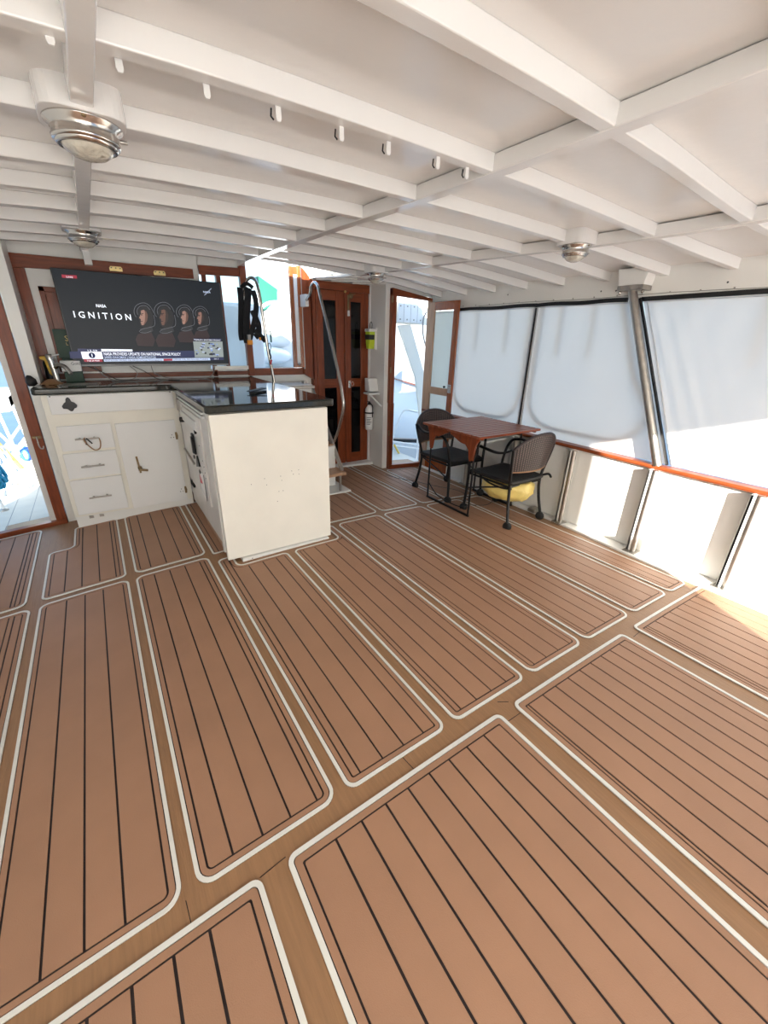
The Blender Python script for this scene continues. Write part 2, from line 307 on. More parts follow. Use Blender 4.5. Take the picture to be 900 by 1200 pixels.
# ------------------------------------------------------------------ FLOOR
floor = MB().grid(lambda u, v: Vector((-1.35 + 4.65 * u, -1.5 + 5.8 * v, zf(-1.35 + 4.65 * u))), 62, 29).build('floor', 'walk', kind='structure', solid=0, recalc=False)
floor.modifiers.new('solid', 'SOLIDIFY').thickness = 0.05; floor.modifiers['solid'].offset = -1
def rect(x0, x1, y0, y1): return [(x0, y0), (x1, y0), (x1, y1), (x0, y1)]
YM0, YM1, YF, YN = 0.81, 2.742, 2.792, 0.748
PANELS = [  # polygon, corner radius, margin, seam positions
    (rect(-1.02, -0.575, YM0, YM1), .05, .037, [-.94, -.85, -.76, -.67, -.645]),
    (rect(-.535, -.082, YM0, YM1), .05, .037, [-.404, -.313, -.221]),
    (rect(-.044, .399, YM0, YM1), .05, .037, [.061, .152, .244, .337]),
    ([(.44, YM0), (.883, YM0), (.883, 2.505), (.545, 2.505), (.545, 2.66), (.44, 2.66)], .04, .037, [.505, .60, .695, .79]),
    ([(.93, YM0), (1.36, YM0), (1.36, YM1), (1.30, YM1), (1.30, 2.505), (.93, 2.505)], .04, .037, [.99, 1.08, 1.17, 1.265]),
    (rect(1.405, 1.812, YM0, YM1), .05, .037, [1.465, 1.555, 1.65, 1.745]),
    (rect(1.85, 2.285, YM0, YM1), .05, .037, [1.907, 1.985, 2.08, 2.175]),
    (rect(2.33, 2.755, YM0, YM1), .05, .037, [2.395, 2.505, 2.615]),
    (rect(2.795, 3.045, YM0, YM1), .05, .037, [2.86, 2.93]),
    (rect(-1.05, -.602, YF, 4.0), .05, .037, [-.95, -.86, -.77, -.68, -.66]),
    ([(-.532, YF), (-.088, YF), (-.088, 3.86), (-.385, 3.86), (-.385, 3.475), (-.532, 3.475)], .04, .037, [-.42, -.33, -.235, -.145]),
    (rect(-.04, .40, YF, 3.86), .05, .037, [.055, .15, .245, .335]),
    (rect(.437, .56, YF - .03, 3.86), .02, .02, [.482]),
    (rect(1.33, 1.842, YF, 3.39), .05, .037, [1.42, 1.51, 1.60, 1.70, 1.79]),
    (rect(1.885, 2.30, YF, 4.2), .05, .037, [1.95, 2.03, 2.115, 2.20]),
    (rect(2.345, 2.62, YF, 4.2), .05, .037, [2.42, 2.51]),
    (rect(2.66, 3.07, YF, 3.9), .05, .037, [2.72, 2.75, 2.84, 2.93]),
    (rect(-1.05, .112, -1.45, YN), .03, .043, [-.96, -.87, -.775, -.68, -.585, -.492, -.40, -.308, -.217, -.124, -.037]),
    (rect(.189, 1.108, -1.45, YN), .03, .043, [.336, .428, .521, .613, .706, .799, .889, .979]),
    (rect(1.19, 2.066, -1.45, YN), .03, .043, [1.245, 1.341, 1.432, 1.524, 1.615, 1.705, 1.795, 1.877, 1.964]),
    (rect(2.178, 3.09, -1.45, YN), .03, .043, [2.24, 2.262, 2.35, 2.44, 2.53, 2.62, 2.71, 2.80, 2.89, 2.98]),
]
for poly, r, mg, seams in PANELS:
    out = rounded(poly, r); xs = [p[0] for p in poly]; x0, x1 = min(xs), max(xs); nx = max(1, int((x1 - x0) / .1)); 
    base = slab([clipx(out, x0 + (x1 - x0) * i / nx, x0 + (x1 - x0) * (i + 1) / nx) for i in range(nx)], 0.0002, 0.0022).build('deck_panel', 'seam', floor, recalc=False)
    near = mg > .04; we = .0145 if near else .012
    ring(poly, r, 0, we, .0002, .0065).build('edging', 'edge', base, label='white edging strip')
    ring(poly, r, we + .003, mg - .006, .0002, .0055).build('margin_board', 'foam', base)
    inner = rounded(poly, r, mg); e = [x0 + mg] + seams + [x1 - mg]; h = .004 if near else .0034
    for i in range(len(e) - 1):
        a = e[i] + (h if i else 0); b = e[i + 1] - (h if i < len(e) - 2 else 0); q = clipx(inner, a, b)
        if len(q) >= 3 and b - a > .004: slab([q], .0002, .0055).build('plank', 'foam', base, recalc=False)
# fine joints of the walkway sheets
for a, b in (((.11, .745), (.19, .752)), ((-.078, .81), (-.075, .748)), ((1.15, .79), (1.19, .765)), ((.665, .81), (.672, .748)), ((2.1, .7), (2.175, .705)), ((1.112, .7), (1.185, .70))):
    MB().bar((a[0], a[1], zf(a[0]) + .0004), (b[0], b[1], zf(b[0]) + .0004), .0022, .001).build('sheet_joint', 'seam', floor)
# waterway along the right side
MB().prism([(3.0, .2), (3.09, -1.5), (3.36, -1.5), (3.36, 4.0), (3.16, 3.95), (3.165, 2.8), (3.155, 1.95), (3.10, 1.32), (3.06, .86)][0:0] or [(3.10, -1.5), (3.36, -1.5), (3.36, 4.0), (3.20, 3.97), (3.18, 2.8), (3.165, 1.95), (3.11, 1.32), (3.075, .86), (3.06, .4)], 'z', -.10, -.048).build('baseboard_right', 'white', kind='structure', bevel=.004)
# ------------------------------------------------------------------ ROOF
XP = [-1.7, -1.35, .12, 1.38, 2.52, 3.3, 3.5]; ZP = [1.83, 1.88, 1.98, 2.0, 1.95, 1.845, 1.81]
def rz(x):
    x = min(max(x, XP[0]), XP[-1]); i = max(j for j in range(len(XP) - 1) if XP[j] <= x); i = min(i, len(XP) - 2)
    def sl(j): j0, j1 = max(j - 1, 0), min(j + 1, len(XP) - 1); return (ZP[j1] - ZP[j0]) / (XP[j1] - XP[j0])
    h = XP[i + 1] - XP[i]; t = (x - XP[i]) / h; m0, m1 = sl(i) * h, sl(i + 1) * h
    return (2 * t ** 3 - 3 * t * t + 1) * ZP[i] + (t ** 3 - 2 * t * t + t) * m0 + (-2 * t ** 3 + 3 * t * t) * ZP[i + 1] + (t ** 3 - t * t) * m1
BD = .058
RX0, RX1, RY0, RY1 = -1.45, 3.42, -1.45, 4.42
def rskip(u, v):
    x = RX0 + (RX1 - RX0) * u; y = RY0 + (RY1 - RY0) * v
    return (y > 3.93 and 1.31 < x < 2.02 + (4.36 - y) * .35) or (y > 4.34 and x > 1.3)
cg = MB().grid(lambda u, v: Vector((RX0 + (RX1 - RX0) * u, RY0 + (RY1 - RY0) * v, rz(RX0 + (RX1 - RX0) * u) + BD)), 88, 110, skip=rskip)
ceiling = cg.build('ceiling', 'ceil', kind='structure', recalc=False, origin=(1, 1.5, 1.9)); so = ceiling.modifiers.new('solid', 'SOLIDIFY'); so.thickness = .03; so.offset = 1
def beam(cp, w=.05, x0=None, x1=None):
    pts = []
    cpv = [Vector((x, y, 0)) for x, y in cp]; path = smoothpath(cpv, 8)
    for p in path:
        if (x0 is None or p.x >= x0 - 1e-6) and (x1 is None or p.x <= x1 + 1e-6): pts.append((p.x, p.y, rz(p.x) + BD / 2 + .001))
    return MB().sweep(pts, [(-w / 2, -BD / 2), (w / 2, -BD / 2), (w / 2, BD / 2), (-w / 2, BD / 2)], up=(0, 0, 1), smooth=False).build('beam', 'ceil', ceiling, bevel=.004)
BM = [(a + .03, b + .03, c, g, y) for a, b, c, g, y in [(-1.35, -1.35, (1.40, -1.35), (2.59, -1.35), -1.40), (-.90, -.90, (1.40, -.90), (2.59, -.90), -.95), (-.45, -.45, (1.40, -.45), (2.59, -.45), -.5), (0, 0, (1.40, 0), (2.59, 0), -.06), (.44, .44, (1.40, .45), (2.59, .47), .37), (.88, .88, (1.40, .94), (2.59, .95), .78),
      (1.34, 1.34, (1.39, 1.40), (2.58, 1.36), 1.19), (1.78, 1.78, (1.38, 1.85), (2.53, 1.76), 1.57), (2.25, 2.25, (1.35, 2.27), (2.48, 2.15), 1.97), (2.64, 2.64, (1.31, 2.66), (2.43, 2.55), 2.35),
      (3.0, 3.0, (1.28, 3.04), (2.39, 2.93), 2.71), (3.37, 3.37, (1.26, 3.42), (2.33, 3.28), 3.08), (3.73, 3.73, (1.25, 3.75), (2.29, 3.63), 3.46)]]
beams = []
for yl, y0, c, g, yw in BM:
    beams.append(beam([(-1.42, yl), (.12, y0), c, g, (3.30, yw)]))
beam([(-1.42, 4.08), (.12, 4.08), (1.28, 4.08)])
beam([(1.33, 3.90), (1.8, 3.905), (2.25, 3.92), (3.3, 3.84)], w=.04)
def girder(pts, w=.062):
    pp = [(x, y, rz(x) + BD / 2 - .002) for x, y in pts]
    return MB().sweep(pp, [(-w / 2, -BD / 2), (w / 2, -BD / 2), (w / 2, BD / 2), (-w / 2, BD / 2)], up=(0, 0, 1), smooth=False).build('girder', 'ceil', ceiling, bevel=.004)
girder([(.112, y) for y in (-1.42, 1, 3, 4.38)], .054)
B(.095, .145, 4.30, 4.372, 1.885, 2.0).build('girder_end', 'ceil', ceiling)
girder([(1.435, -1.42), (1.435, .9), (1.42, 1.4), (1.40, 1.9), (1.36, 2.4), (1.325, 2.9), (1.30, 3.4), (1.29, 4.0), (1.31, 4.38)])
girder([(2.62, -1.42), (2.62, 1.2), (2.58, 1.7), (2.50, 2.2), (2.44, 2.6), (2.38, 3.1), (2.32, 3.6), (2.25, 4.3)])
# little hanging tabs along the second beam
for i, (px, py) in enumerate(((57, 38), (139, 72), (242, 104), (326, 132), (400, 156), (455, 173), (513, 190), (547, 202))):
    p = atZ(1.985, px, py); x, y = p.x, p.y; 
    mb = MB().prism([(x - .007, 2.0), (x + .007, 2.0), (x + .008, 1.972), (x + .005, 1.965), (x - .005, 1.965), (x - .008, 1.972)], 'y', y - .003, y + .003)
    mb.build('hanging_tab', 'wplast', ceiling, label='white hanging tab under a beam')
    if i > 2: MB().tube([(x - .02, y, 1.99), (x - .022, y, 1.972), (x - .014, y, 1.966)], .0025, 6).build('wire_hook', 'blackm', ceiling, label='small dark wire hook')
# forward canopy piece over the double doors
MB().prism([(1.97, 4.30), (2.20, 3.90), (2.72, 3.90), (2.72, 4.36), (1.97, 4.36)], 'z', 1.955, 1.965).build('trim_1', 'ceil', kind='structure')
for a, b in (((2.30, 3.95, 1.95), (2.02, 4.28, 1.95)), ((2.5, 3.95, 1.945), (2.2, 4.30, 1.95)), ((2.66, 4.0, 1.94), (2.45, 4.3, 1.95))): MB().bar(a, b, .012, .014).build('strut', 'white', ceiling)
# lamp pads
LAMPS = [(.113, 1.79, 1.968, .10, 'large round chrome bulkhead lamp on the ceiling, nearest to the camera'), (.10, 3.55, 1.975, .095, 'round chrome ceiling lamp above the television'),
         (2.50, 1.735, 1.945, .085, 'round chrome ceiling lamp over the deck, next to the window pillar'), (2.27, 3.56, 1.953, .082, 'small round chrome ceiling lamp in front of the double mahogany doors')]
for x, y, z, r, lab in LAMPS:
    n = 28; poly = []
    for i in range(n):
        t = 2 * math.pi * i / n; c, s_ = math.cos(t), math.sin(t); e = .45; poly.append((x + (r + .008) * (abs(c) ** e) * (1 if c > 0 else -1), y + (r + .008) * (abs(s_) ** e) * (1 if s_ > 0 else -1)))
    MB().prism(poly, 'z', z, z + BD + .02).build('lamp_pad', 'ceil', ceiling, bevel=.003)
    L = thing('ceiling_lamp', (x, y, z), lab, 'lamp', 'chrome bulkhead lamps under the roof')
    MB().lathe([(r * .55, 0), (r, 0), (r * 1.0, -.004), (r * .86, -.012), (r * .84, -.034), (r * .88, -.038), (r * .86, -.046), (r * .72, -.05), (r * .6, -.05)], (x, y, z), n=36).build('housing', 'steel', L)
    MB().lathe([(r * .80, -.048), (r * .78, -.055), (r * .70, -.058), (r * .66, -.052)], (x, y, z), n=36).build('rim', 'steel', L)
    MB().lathe([(r * .68, -.05), (r * .62, -.064), (r * .45, -.076), (r * .22, -.083), (.0001, -.085)], (x, y, z), n=30).build('lens', 'lens', L, label='ribbed glass lens')
    MB().lathe([(.005, 0), (.005, .02), (.001, .021)], (x + r * .85, y - r * .3, z - .03), (1, -.2, 0), n=10).build('switch', 'steelb', L)
    for k in range(3): t = k * 2.1 + .5; MB().lathe([(.006, 0), (.006, -.006), (.001, -.008)], (x + r * .93 * math.cos(t), y + r * .93 * math.sin(t), z - .003), n=8).build('screw', 'bronze', L)
# ------------------------------------------------------------------ STARBOARD SIDE (wall_right)
WX = 3.30
wr = MB(); wr.box(3.25, 3.29, -1.45, 4.0, -.10, .615)
wr.build('wall_right', 'white', kind='structure', origin=(3.27, 1.3, -.1)); wall_r = bpy.data.objects['wall_right']
MB().prism([(-1.45, 1.70), (1.0, 1.712), (2.5, 1.722), (4.0, 1.73), (4.0, 1.95), (-1.45, 1.95)], 'x', 3.285, 3.33).build('header_board', 'white', wall_r)
# snap studs along the header
for i in range(16):
    y = .8 + i * .178; MB().lathe([(.005, 0), (.005, .004), (.001, .005)], (3.284, y, 1.748), (-1, 0, 0), n=8).build('snap_stud', 'steelb', wall_r)
MB().tube([(3.283, .0 + k * .25, 1.742 + .004 * math.sin(k * 1.3)) for k in range(14)], .0022, 6).build('header_cord', 'wire', wall_r)
for y in (1.20, 1.885, 2.0, 2.9): MB().lathe([(.006, 0), (.001, .004)], (3.284, y, 1.80 + .02 * math.sin(y * 9)), (-1, 0, 0), n=7).build('header_screw', 'ink', wall_r)
# varnished rail cap
MB().sweep([(3.25, y, .612 + .012 * max(0, (y - 1.3) / 1.2)) for y in (-1.45, 0, .6, 1.3, 1.9, 2.5, 3.2, 3.95)], [(-.045, -.014), (.045, -.014), (.05, 0), (.045, .014), (-.045, .014), (-.05, 0)], up=(0, 0, 1), smooth=False).build('rail_cap', 'mahogh', wall_r, label='varnished wooden rail cap', bevel=.004)
# stanchions with fins
for i, y in enumerate((-.52, .07, .665, 1.262, 1.895, 2.50, 3.10)):
    st = MB(); st.box(3.165, 3.25, y + .012, y + .030, -.06, .60); st.box(3.165, 3.183, y - .004, y + .03, -.06, .60)
    s_ = st.build('stanchion', 'white', wall_r, bevel=.003)
    MB().tube([(3.178, y - .014, -.05), (3.178, y - .014, .60)], .019, 12).build('stanchion_tube', 'steelb', s_, label='metal stanchion tube')
    MB().box(3.13, 3.225, y - .05, y + .04, -.05, -.042).build('base_flange', 'steelb', s_)
for y in (.30, .42, .95, 1.55, 1.62, 2.2):
    for dy in (0, .022): MB().lathe([(.005, 0), (.001, .004)], (3.249, y + dy, .58), (-1, 0, 0), n=7).build('panel_screw', 'bronze', wall_r)
for y0, y1 in ((-.50, .06), (.085, .65), (.69, 1.245), (1.285, 1.87), (1.925, 2.48), (2.53, 3.08), (3.13, 3.9)): B(3.243, 3.252, y0 + .02, y1, -.045, .585).build('side_panel', 'white', wall_r, bevel=.003)
# structural pillar leaning forward with its bracket
pil = thing('pillar', (3.2, 1.26, .63), 'leaning metal pillar between the second and third curtains', 'pillar')
MB().tube([(3.22, 1.262, .625), (3.22, 1.735, 1.775)], .029, 16).build('tube', 'steelb', pil)
MB().box(3.16, 3.28, 1.635, 1.81, 1.765, 1.795).build('bracket', 'steelb', pil, bevel=.002)
for y in (1.66, 1.72, 1.78): MB().lathe([(.007, 0), (.007, .004), (.001, .006)], (3.16, y, 1.78), (-1, 0, 0), n=8).build('bolt', 'steelb', pil)
for y in (1.645, 1.80): MB().lathe([(.0001, -.022), (.009, -.018), (.011, -.01), (.008, -.001)], (3.19, y, 1.765), n=10).build('cap_nut', 'steel', pil)
MB().prism([(1.64, 1.795), (1.81, 1.795), (1.835, 1.90), (1.62, 1.90)], 'x', 3.17, 3.29).build('bracket_block', 'white', wall_r, bevel=.004)
# window bays: curtains, outer frames seen through them
def leany(base, top, z): return base + (top - base) * (z - .64) / (1.72 - .64)
BAYS = [('window_1', (2.557, 2.557), (3.96, 3.96)), ('window_2', (1.22, 1.69), (2.557, 2.557)), ('window_3', (-1.40, -1.4), (1.215, 1.685))]
CL = ['white vinyl curtain nearest the open wooden door, behind the table', 'white vinyl curtain in the middle, left of the leaning metal pillar', 'wide wrinkled white vinyl curtain right of the leaning metal pillar']
for bi, (nm, (ya, yb), (yc, yd)) in enumerate(BAYS):
    def fn(u, v, ya=ya, yb=yb, yc=yc, yd=yd, bi=bi):
        z = .632 + (1.712 - .632) * v; a = leany(ya, yb, z); b = leany(yc, yd, z); y = a + (b - a) * u; x = 3.288
        wr_ = .004 * noise.noise(Vector((y * 2.5, z * 2.0, bi * 7))) + .002 * noise.noise(Vector((y * 8, z * 5, bi)))
        if bi == 2:
            e = math.exp(-((1 - u) * (b - a)) / .22); wr_ += .010 * e * math.sin((b - y) * 60 + 4 * z) + .006 * noise.noise(Vector((y * 6 + z * 3, z * 4 - y * 2, 3))) * (1 if z < 1.3 else .5)
            wr_ += .004 * math.sin(y * 30 + z * 9) * math.exp(-abs(z - 1.55) / .15)
        return Vector((x + wr_ - .003, y, z))
    c = MB().grid(fn, 90 if bi == 2 else 40, 40).build('curtain', 'curtain', label=CL[bi], cat='curtain', group='white vinyl curtains on the right side', recalc=False)
    def edge(u, w_): return [fn(u, k / 12) + Vector((-.004, 0, 0)) for k in range(13)]
    MB().sweep(edge(.99, 0), [(-.012, -.002), (.012, -.002), (.012, .002), (-.012, .002)], smooth=False).build('hem', 'hem', c)
    MB().sweep(edge(.01, 0), [(-.012, -.002), (.012, -.002), (.012, .002), (-.012, .002)], smooth=False).build('hem', 'hem', c)
    MB().sweep([fn(k / 12, .985) + Vector((-.005, 0, 0)) for k in range(13)], [(-.012, -.002), (.012, -.002), (.012, .002), (-.012, .002)], smooth=False).build('hem', 'hem', c)
    # outer frame behind the curtain
    F = thing(nm, (3.33, (ya + yc) / 2, .63), kind='structure')
    m = .05; rr = .26
    if bi == 0: yc = yd = 3.58
    if bi == 1: ya, yb = 1.33, 1.78
    a0, a1 = leany(ya, yb, .8) + m, leany(yc, yd, .8) - m; at = leany(ya, yb, 1.70) + m; ct = leany(yc, yd, 1.70) - m
    if bi < 2:
        P = [(3.312, at, 1.71), (3.312, leany(ya, yb, 1.2) + m, 1.2)] + [(3.312, a0 + rr * (1 - math.cos(t)), .72 + rr * (1 - math.sin(t))) for t in (0, .3, .6, .9, 1.2, 1.57)] + [(3.312, a1 - rr * (1 - math.sin(t)), .72 + rr * (1 - math.cos(t))) for t in (0, .3, .6, .9, 1.2, 1.57)] + [(3.312, ct, 1.2), (3.312, ct, 1.71)]
        MB().sweep(P, [(-.016, -.002), (.016, -.002), (.016, .002), (-.016, .002)], up=(1, 0, 0), smooth=False).build('zipper_frame', 'band', F)
    for t in (.3, .72) if bi < 2 else (.35, .55, .78):
        y = at + (ct - at) * t; MB().bar((3.311, y, 1.71), (3.311, y - .02, 1.32), .018, .003, up=(1, 0, 0)).build('strap', 'band', F)
    # black bolt rope on top
    MB().sweep([(3.281, leany(ya, yb, 1.72) + (leany(yc, yd, 1.72) - leany(ya, yb, 1.72)) * k / 10, 1.716 + .003 * math.sin(k)) for k in range(11)], [(-.006, -.014), (.006, -.014), (.006, .014), (-.006, .014)], up=(0, 0, 1), smooth=False).build('black_track', 'black', F)
MB().bar((3.282, 2.557, .64), (3.282, 2.557, 1.72), .014, .02, up=(1, 0, 0)).build('trim_2', 'black', kind='structure')
MB().bar((3.262, 1.220, .635), (3.262, 1.686, 1.72), .014, .02, up=(1, 0, 0)).build('trim_3', 'black', kind='structure')
MB().bar((3.282, 3.575, .64), (3.282, 3.59, 1.74), .012, .014, up=(1, 0, 0)).build('trim_4', 'black', kind='structure')
B(3.29, 3.33, 3.95, 4.0, .60, 1.74).build('trim_5', 'white', kind='structure')
# ------------------------------------------------------------------ PORT and AFT enclosure, out of view; fabrics and wall openings added to shape daylight
B(-1.36, -1.32, -1.5, 4.1, -.2, .62).build('wall_left', 'white', kind='structure')
MB().grid(lambda u, v: Vector((-1.34 + .004 * math.sin(u * 40), -1.5 + 5.6 * u, .62 + 1.33 * v)), 30, 6).build('port_sun_screen', 'thick', kind='structure', recalc=False)  # added unseen canvas, keeps the sun out and dims the port side
wbk = MB(); wbk.box(-1.36, 1.35, -1.54, -1.5, -.2, .45); wbk.box(1.35, 1.65, -1.54, -1.5, -.2, 1.05); wbk.box(2.98, 3.3, -1.54, -1.5, -.2, 2.0); wbk.box(-1.36, 3.3, -1.54, -1.5, 1.86, 2.05)  # unseen wall put in to block sun; its openings shape the sun patches
wbk.build('sun_gap_wall', 'white', kind='structure')
MB().grid(lambda u, v: Vector((-1.36 + 2.71 * u, -1.52, .45 + 1.41 * v)), 20, 6).build('aft_sun_diffuser', 'diffuser', kind='structure', recalc=False)  # added unseen sheet; sunlit from outside, it serves as a soft light
# ------------------------------------------------------------------ FORWARD WALL
WY = 4.40
wf = MB()
wf.box(-.43, -.355, 4.05, 4.46, -.1, 2.05)                     # pillar between side door and galley
wf.box(-.36, .935, WY, 4.44, .90, 2.08); wf.box(.93, 1.33, WY, 4.44, 1.93, 2.08); wf.box(.93, 1.33, WY, 4.44, .90, 1.105); wf.box(1.075, 1.10, WY, 4.44, 1.10, 1.94)
wf.box(1.3, 2.03, WY, 4.44, -.05, 1.05)
wf.box(-1.36, -.42, 4.07, 4.11, 1.88, 2.05); wf.box(-1.40, -1.02, 4.07, 4.11, -.2, 2.0)
wf.box(2.67, 2.735, 3.99, 4.44, -.08, 2.02); wf.box(2.66, 2.74, 4.29, 4.34, -.08, 2.02)
wf.box(2.735, 3.33, 3.99, 4.03, 1.86, 1.96); wf.box(3.27, 3.33, 3.99, 4.03, -.1, 1.9)
wf.box(1.93, 2.70, 4.345, 4.44, 1.93, 2.02)
wall_f = wf.build('wall_front', 'white', kind='structure')
B(1.90, 2.68, 4.20, 4.36, -.06, .0).build('baseboard_front', 'white', kind='structure', bevel=.004)
B(-.36, .935, 4.385, 4.40, 1.045, 1.085).build('trim_6', 'mahogh', kind='structure')
# mahogany frame round the galley bulkhead
fr = thing('trim_7', (.5, 4.39, 1.0), kind='structure')
MB().prism([(-.357, 1.83), (.885, 1.862), (.885, 1.936), (-.357, 1.92)], 'y', 4.372, 4.40).build('head_board', 'mahogh', fr, bevel=.003)
MB().prism([(-.357, 1.02), (-.285, 1.02), (-.285, 1.829), (-.357, 1.829)], 'y', 4.374, 4.40).build('side_board', 'mahog', fr, bevel=.003)
MB().prism([(.935, 1.90), (1.325, 1.915), (1.325, 1.985), (.935, 1.972)], 'y', 4.368, 4.40).build('head_board', 'mahogh', fr, bevel=.003)
B(.95, .988, 4.372, 4.40, 1.04, 1.905).build('mullion', 'mahog', fr, bevel=.003)
B(1.08, 1.115, 4.376, 4.40, 1.10, 1.905).build('mullion', 'mahog', fr, bevel=.003)
B(1.285, 1.345, 4.355, 4.415, 1.04, 2.03).build('post', 'mahog', fr, bevel=.004)
B(1.345, 1.93, 4.36, 4.43, 1.04, 1.108).build('sill_board', 'mahogh', fr, bevel=.004)
B(.93, 1.30, 4.372, 4.40, 1.05, 1.085).build('sill_board', 'mahogh', fr, bevel=.003)
B(.955, 1.29, 4.36, 4.372, 1.10, 1.135).build('slide_rail', 'steelb', fr)
for a, b in ((.99, 1.075), (1.115, 1.285)): B(a, b, 4.405, 4.41, 1.10, 1.93).build('window_pane', 'glass', fr)
for x in (.30, .615):
    h = MB().prism([(x - .044, 1.86), (x + .044, 1.862), (x + .046, 1.885), (x + .036, 1.898), (x - .036, 1.896), (x - .046, 1.882)], 'y', 4.364, 4.372).build('hinge_plate', 'brass', label='brass plate on the board above the television, %s' % ('left one' if x < .5 else 'right one'), cat='plate', group='brass plates above the television', bevel=.002)
    for dx in (-.03, 0, .03): MB().lathe([(.005, 0), (.001, .003)], (x + dx, 4.364, 1.885), (0, -1, 0), n=8).build('screw', 'ink', h)
# small mahogany cupboard door left of the television
cdr = thing('cupboard_door', (-.15, 4.39, 1.15), 'dark mahogany cupboard door half hidden behind the left of the television', 'door')
B(-.235, .05, 4.380, 4.399, 1.10, 1.715).build('panel', 'mahog', cdr)
for a in ((-.235, .05, 1.68, 1.715), (-.235, .05, 1.10, 1.14)): B(a[0], a[1], 4.368, 4.382, a[2], a[3]).build('rail', 'mahogh', cdr, bevel=.003)
B(-.235, -.20, 4.368, 4.382, 1.10, 1.715).build('stile', 'mahog', cdr, bevel=.003)
# port side doorway
d1 = thing('door_1', (-.75, 4.07, -.1), kind='structure')
MB().prism([(-.505, -.11), (-.435, -.11), (-.435, 1.9), (-.505, 1.9)], 'y', 4.04, 4.09).build('jamb', 'mahog', d1, bevel=.004)
MB().prism([(-1.06, -.145), (-.435, -.085), (-.435, -.03), (-1.06, -.075)], 'y', 4.03, 4.09).build('sill', 'mahogh', d1, bevel=.004)
B(-1.06, -.43, 4.04, 4.09, 1.85, 1.92).build('head', 'mahogh', d1, bevel=.004)
B(-1.06, -1.0, 4.04, 4.09, -.12, 1.9).build('jamb', 'mahog', d1, bevel=.004)
B(-.545, -.50, 4.075, 4.40, -.12, 1.9).build('outer_wall_end', 'oldw', d1)
hk = thing('door_hook', (-.47, 4.03, .62), 'small bronze hook and eye on the brown post of the left doorway', 'hook')
B(-.497, -.443, 4.034, 4.041, .645, .665).build('plate', 'bronze', hk, bevel=.002)
MB().tube(smoothpath([(-.47, 4.028, .66), (-.468, 4.015, .64), (-.468, 4.012, .60), (-.462, 4.012, .575), (-.448, 4.012, .572), (-.442, 4.014, .59)], 5), .0045, 8).build('hook_rod', 'steelb', hk)
# folding companionway door leaf
fl_ = thing('folding_door', (1.82, 4.33, 1.11), 'narrow varnished folding door leaf standing open beside the companionway, with a pale pane', 'door')
X0, X1 = 1.745, 1.862
B(X0, X0 + .04, 4.30, 4.33, 1.115, 2.03).build('stile', 'teak', fl_, bevel=.003); B(X1 - .035, X1, 4.30, 4.33, 1.115, 2.05).build('stile', 'teak', fl_, bevel=.003)
B(X0, X1, 4.302, 4.328, 1.975, 2.04).build('rail', 'teak', fl_, bevel=.003); B(X0, X1, 4.302, 4.328, 1.115, 1.155).build('rail', 'teak', fl_, bevel=.003)
B(X0 + .04, X1 - .035, 4.312, 4.318, 1.155, 1.975).build('pane', 'gel', fl_, label='pale pane')
MB().lathe([(.012, 0), (.012, .008), (.002, .01)], (1.80, 4.30, 1.15), (0, -1, 0), n=12).build('knob', 'steelb', fl_)
jp = thing('trim_8', (1.92, 4.35, 0), kind='structure')
MB().prism([(1.872, 1.05), (1.99, .98), (1.99, 1.95), (1.925, 2.02), (1.872, 2.06)], 'y', 4.33, 4.42).build('jamb', 'mahog', jp, bevel=.004)
B(1.862, 1.874, 4.31, 4.33, 1.1, 2.06).build('track', 'steelb', jp); B(1.97, 2.03, 4.33, 4.40, -.02, 1.9).build('jamb', 'mahog', jp, bevel=.003)
# double mahogany doors
B(2.0, 2.7, 4.43, 4.44, -.02, 1.95).build('dark_backing', 'dark', kind='structure').name = 'dark_room_backing'  # black sheet standing in for the unlit room behind the doors
d2 = thing('door_2', (2.34, 4.33, 0), kind='structure')
MB().prism([(1.935, 1.875), (2.668, 1.865), (2.668, 1.948), (1.955, 1.944)], 'y', 4.30, 4.345).build('head', 'mahogh', d2, bevel=.003)
for x0, x1, px0, px1 in ((2.025, 2.352, 2.10, 2.255), (2.368, 2.66, 2.436, 2.565)):
    lf = B(x0, px0, 4.318, 4.35, .0, 1.868).build('stile', 'mahog', d2, bevel=.003)
    B(px1, x1, 4.318, 4.35, .0, 1.868).build('stile', 'mahog', d2, bevel=.003)
    for z0, z1 in ((.0, .115), (.893, .988), (1.775, 1.868)): B(px0, px1, 4.320, 4.349, z0, z1).build('rail', 'mahogh', d2, bevel=.003)
    for z0, z1 in ((.115, .893), (.988, 1.775)): B(px0, px1, 4.335, 4.340, z0, z1).build('pane', 'dglass', d2, label='dark glass pane')
MB().tube([(2.358, 4.308, .02), (2.358, 4.308, 1.86)], .007, 8).build('closing_strip', 'mahog', d2)
MB().lathe([(.012, 0), (.012, .012), (.003, .014)], (2.358, 4.305, 1.865), (0, -1, 0), n=10).build('bolt_knob', 'brass', d2)
lt = thing('door_latch', (2.41, 4.3, 1.60), 'bronze lifting latch with round knob near the top of the double doors', 'latch')
MB().lathe([(.004, 0), (.026, .004), (.028, .012), (.02, .02), (.006, .022)], (2.43, 4.318, 1.83), (0, -1, 0), n=18).build('knob', 'bronze', lt)
MB().bar((2.445, 4.305, 1.842), (2.482, 4.30, 1.852), .008, .008).build('lever', 'bronze', lt)
B(2.392, 2.412, 4.306, 4.318, 1.68, 1.84).build('strap', 'bronze', lt, bevel=.002); B(2.392, 2.414, 4.304, 4.318, 1.635, 1.69).build('tag', 'wplast', lt, label='pale tag below the latch')
lk = thing('door_lock', (2.41, 4.3, .9), 'silver rim lock with ring handle at the middle of the double doors', 'lock')
B(2.392, 2.420, 4.302, 4.318, .885, .965).build('plate', 'steel', lk, bevel=.003)
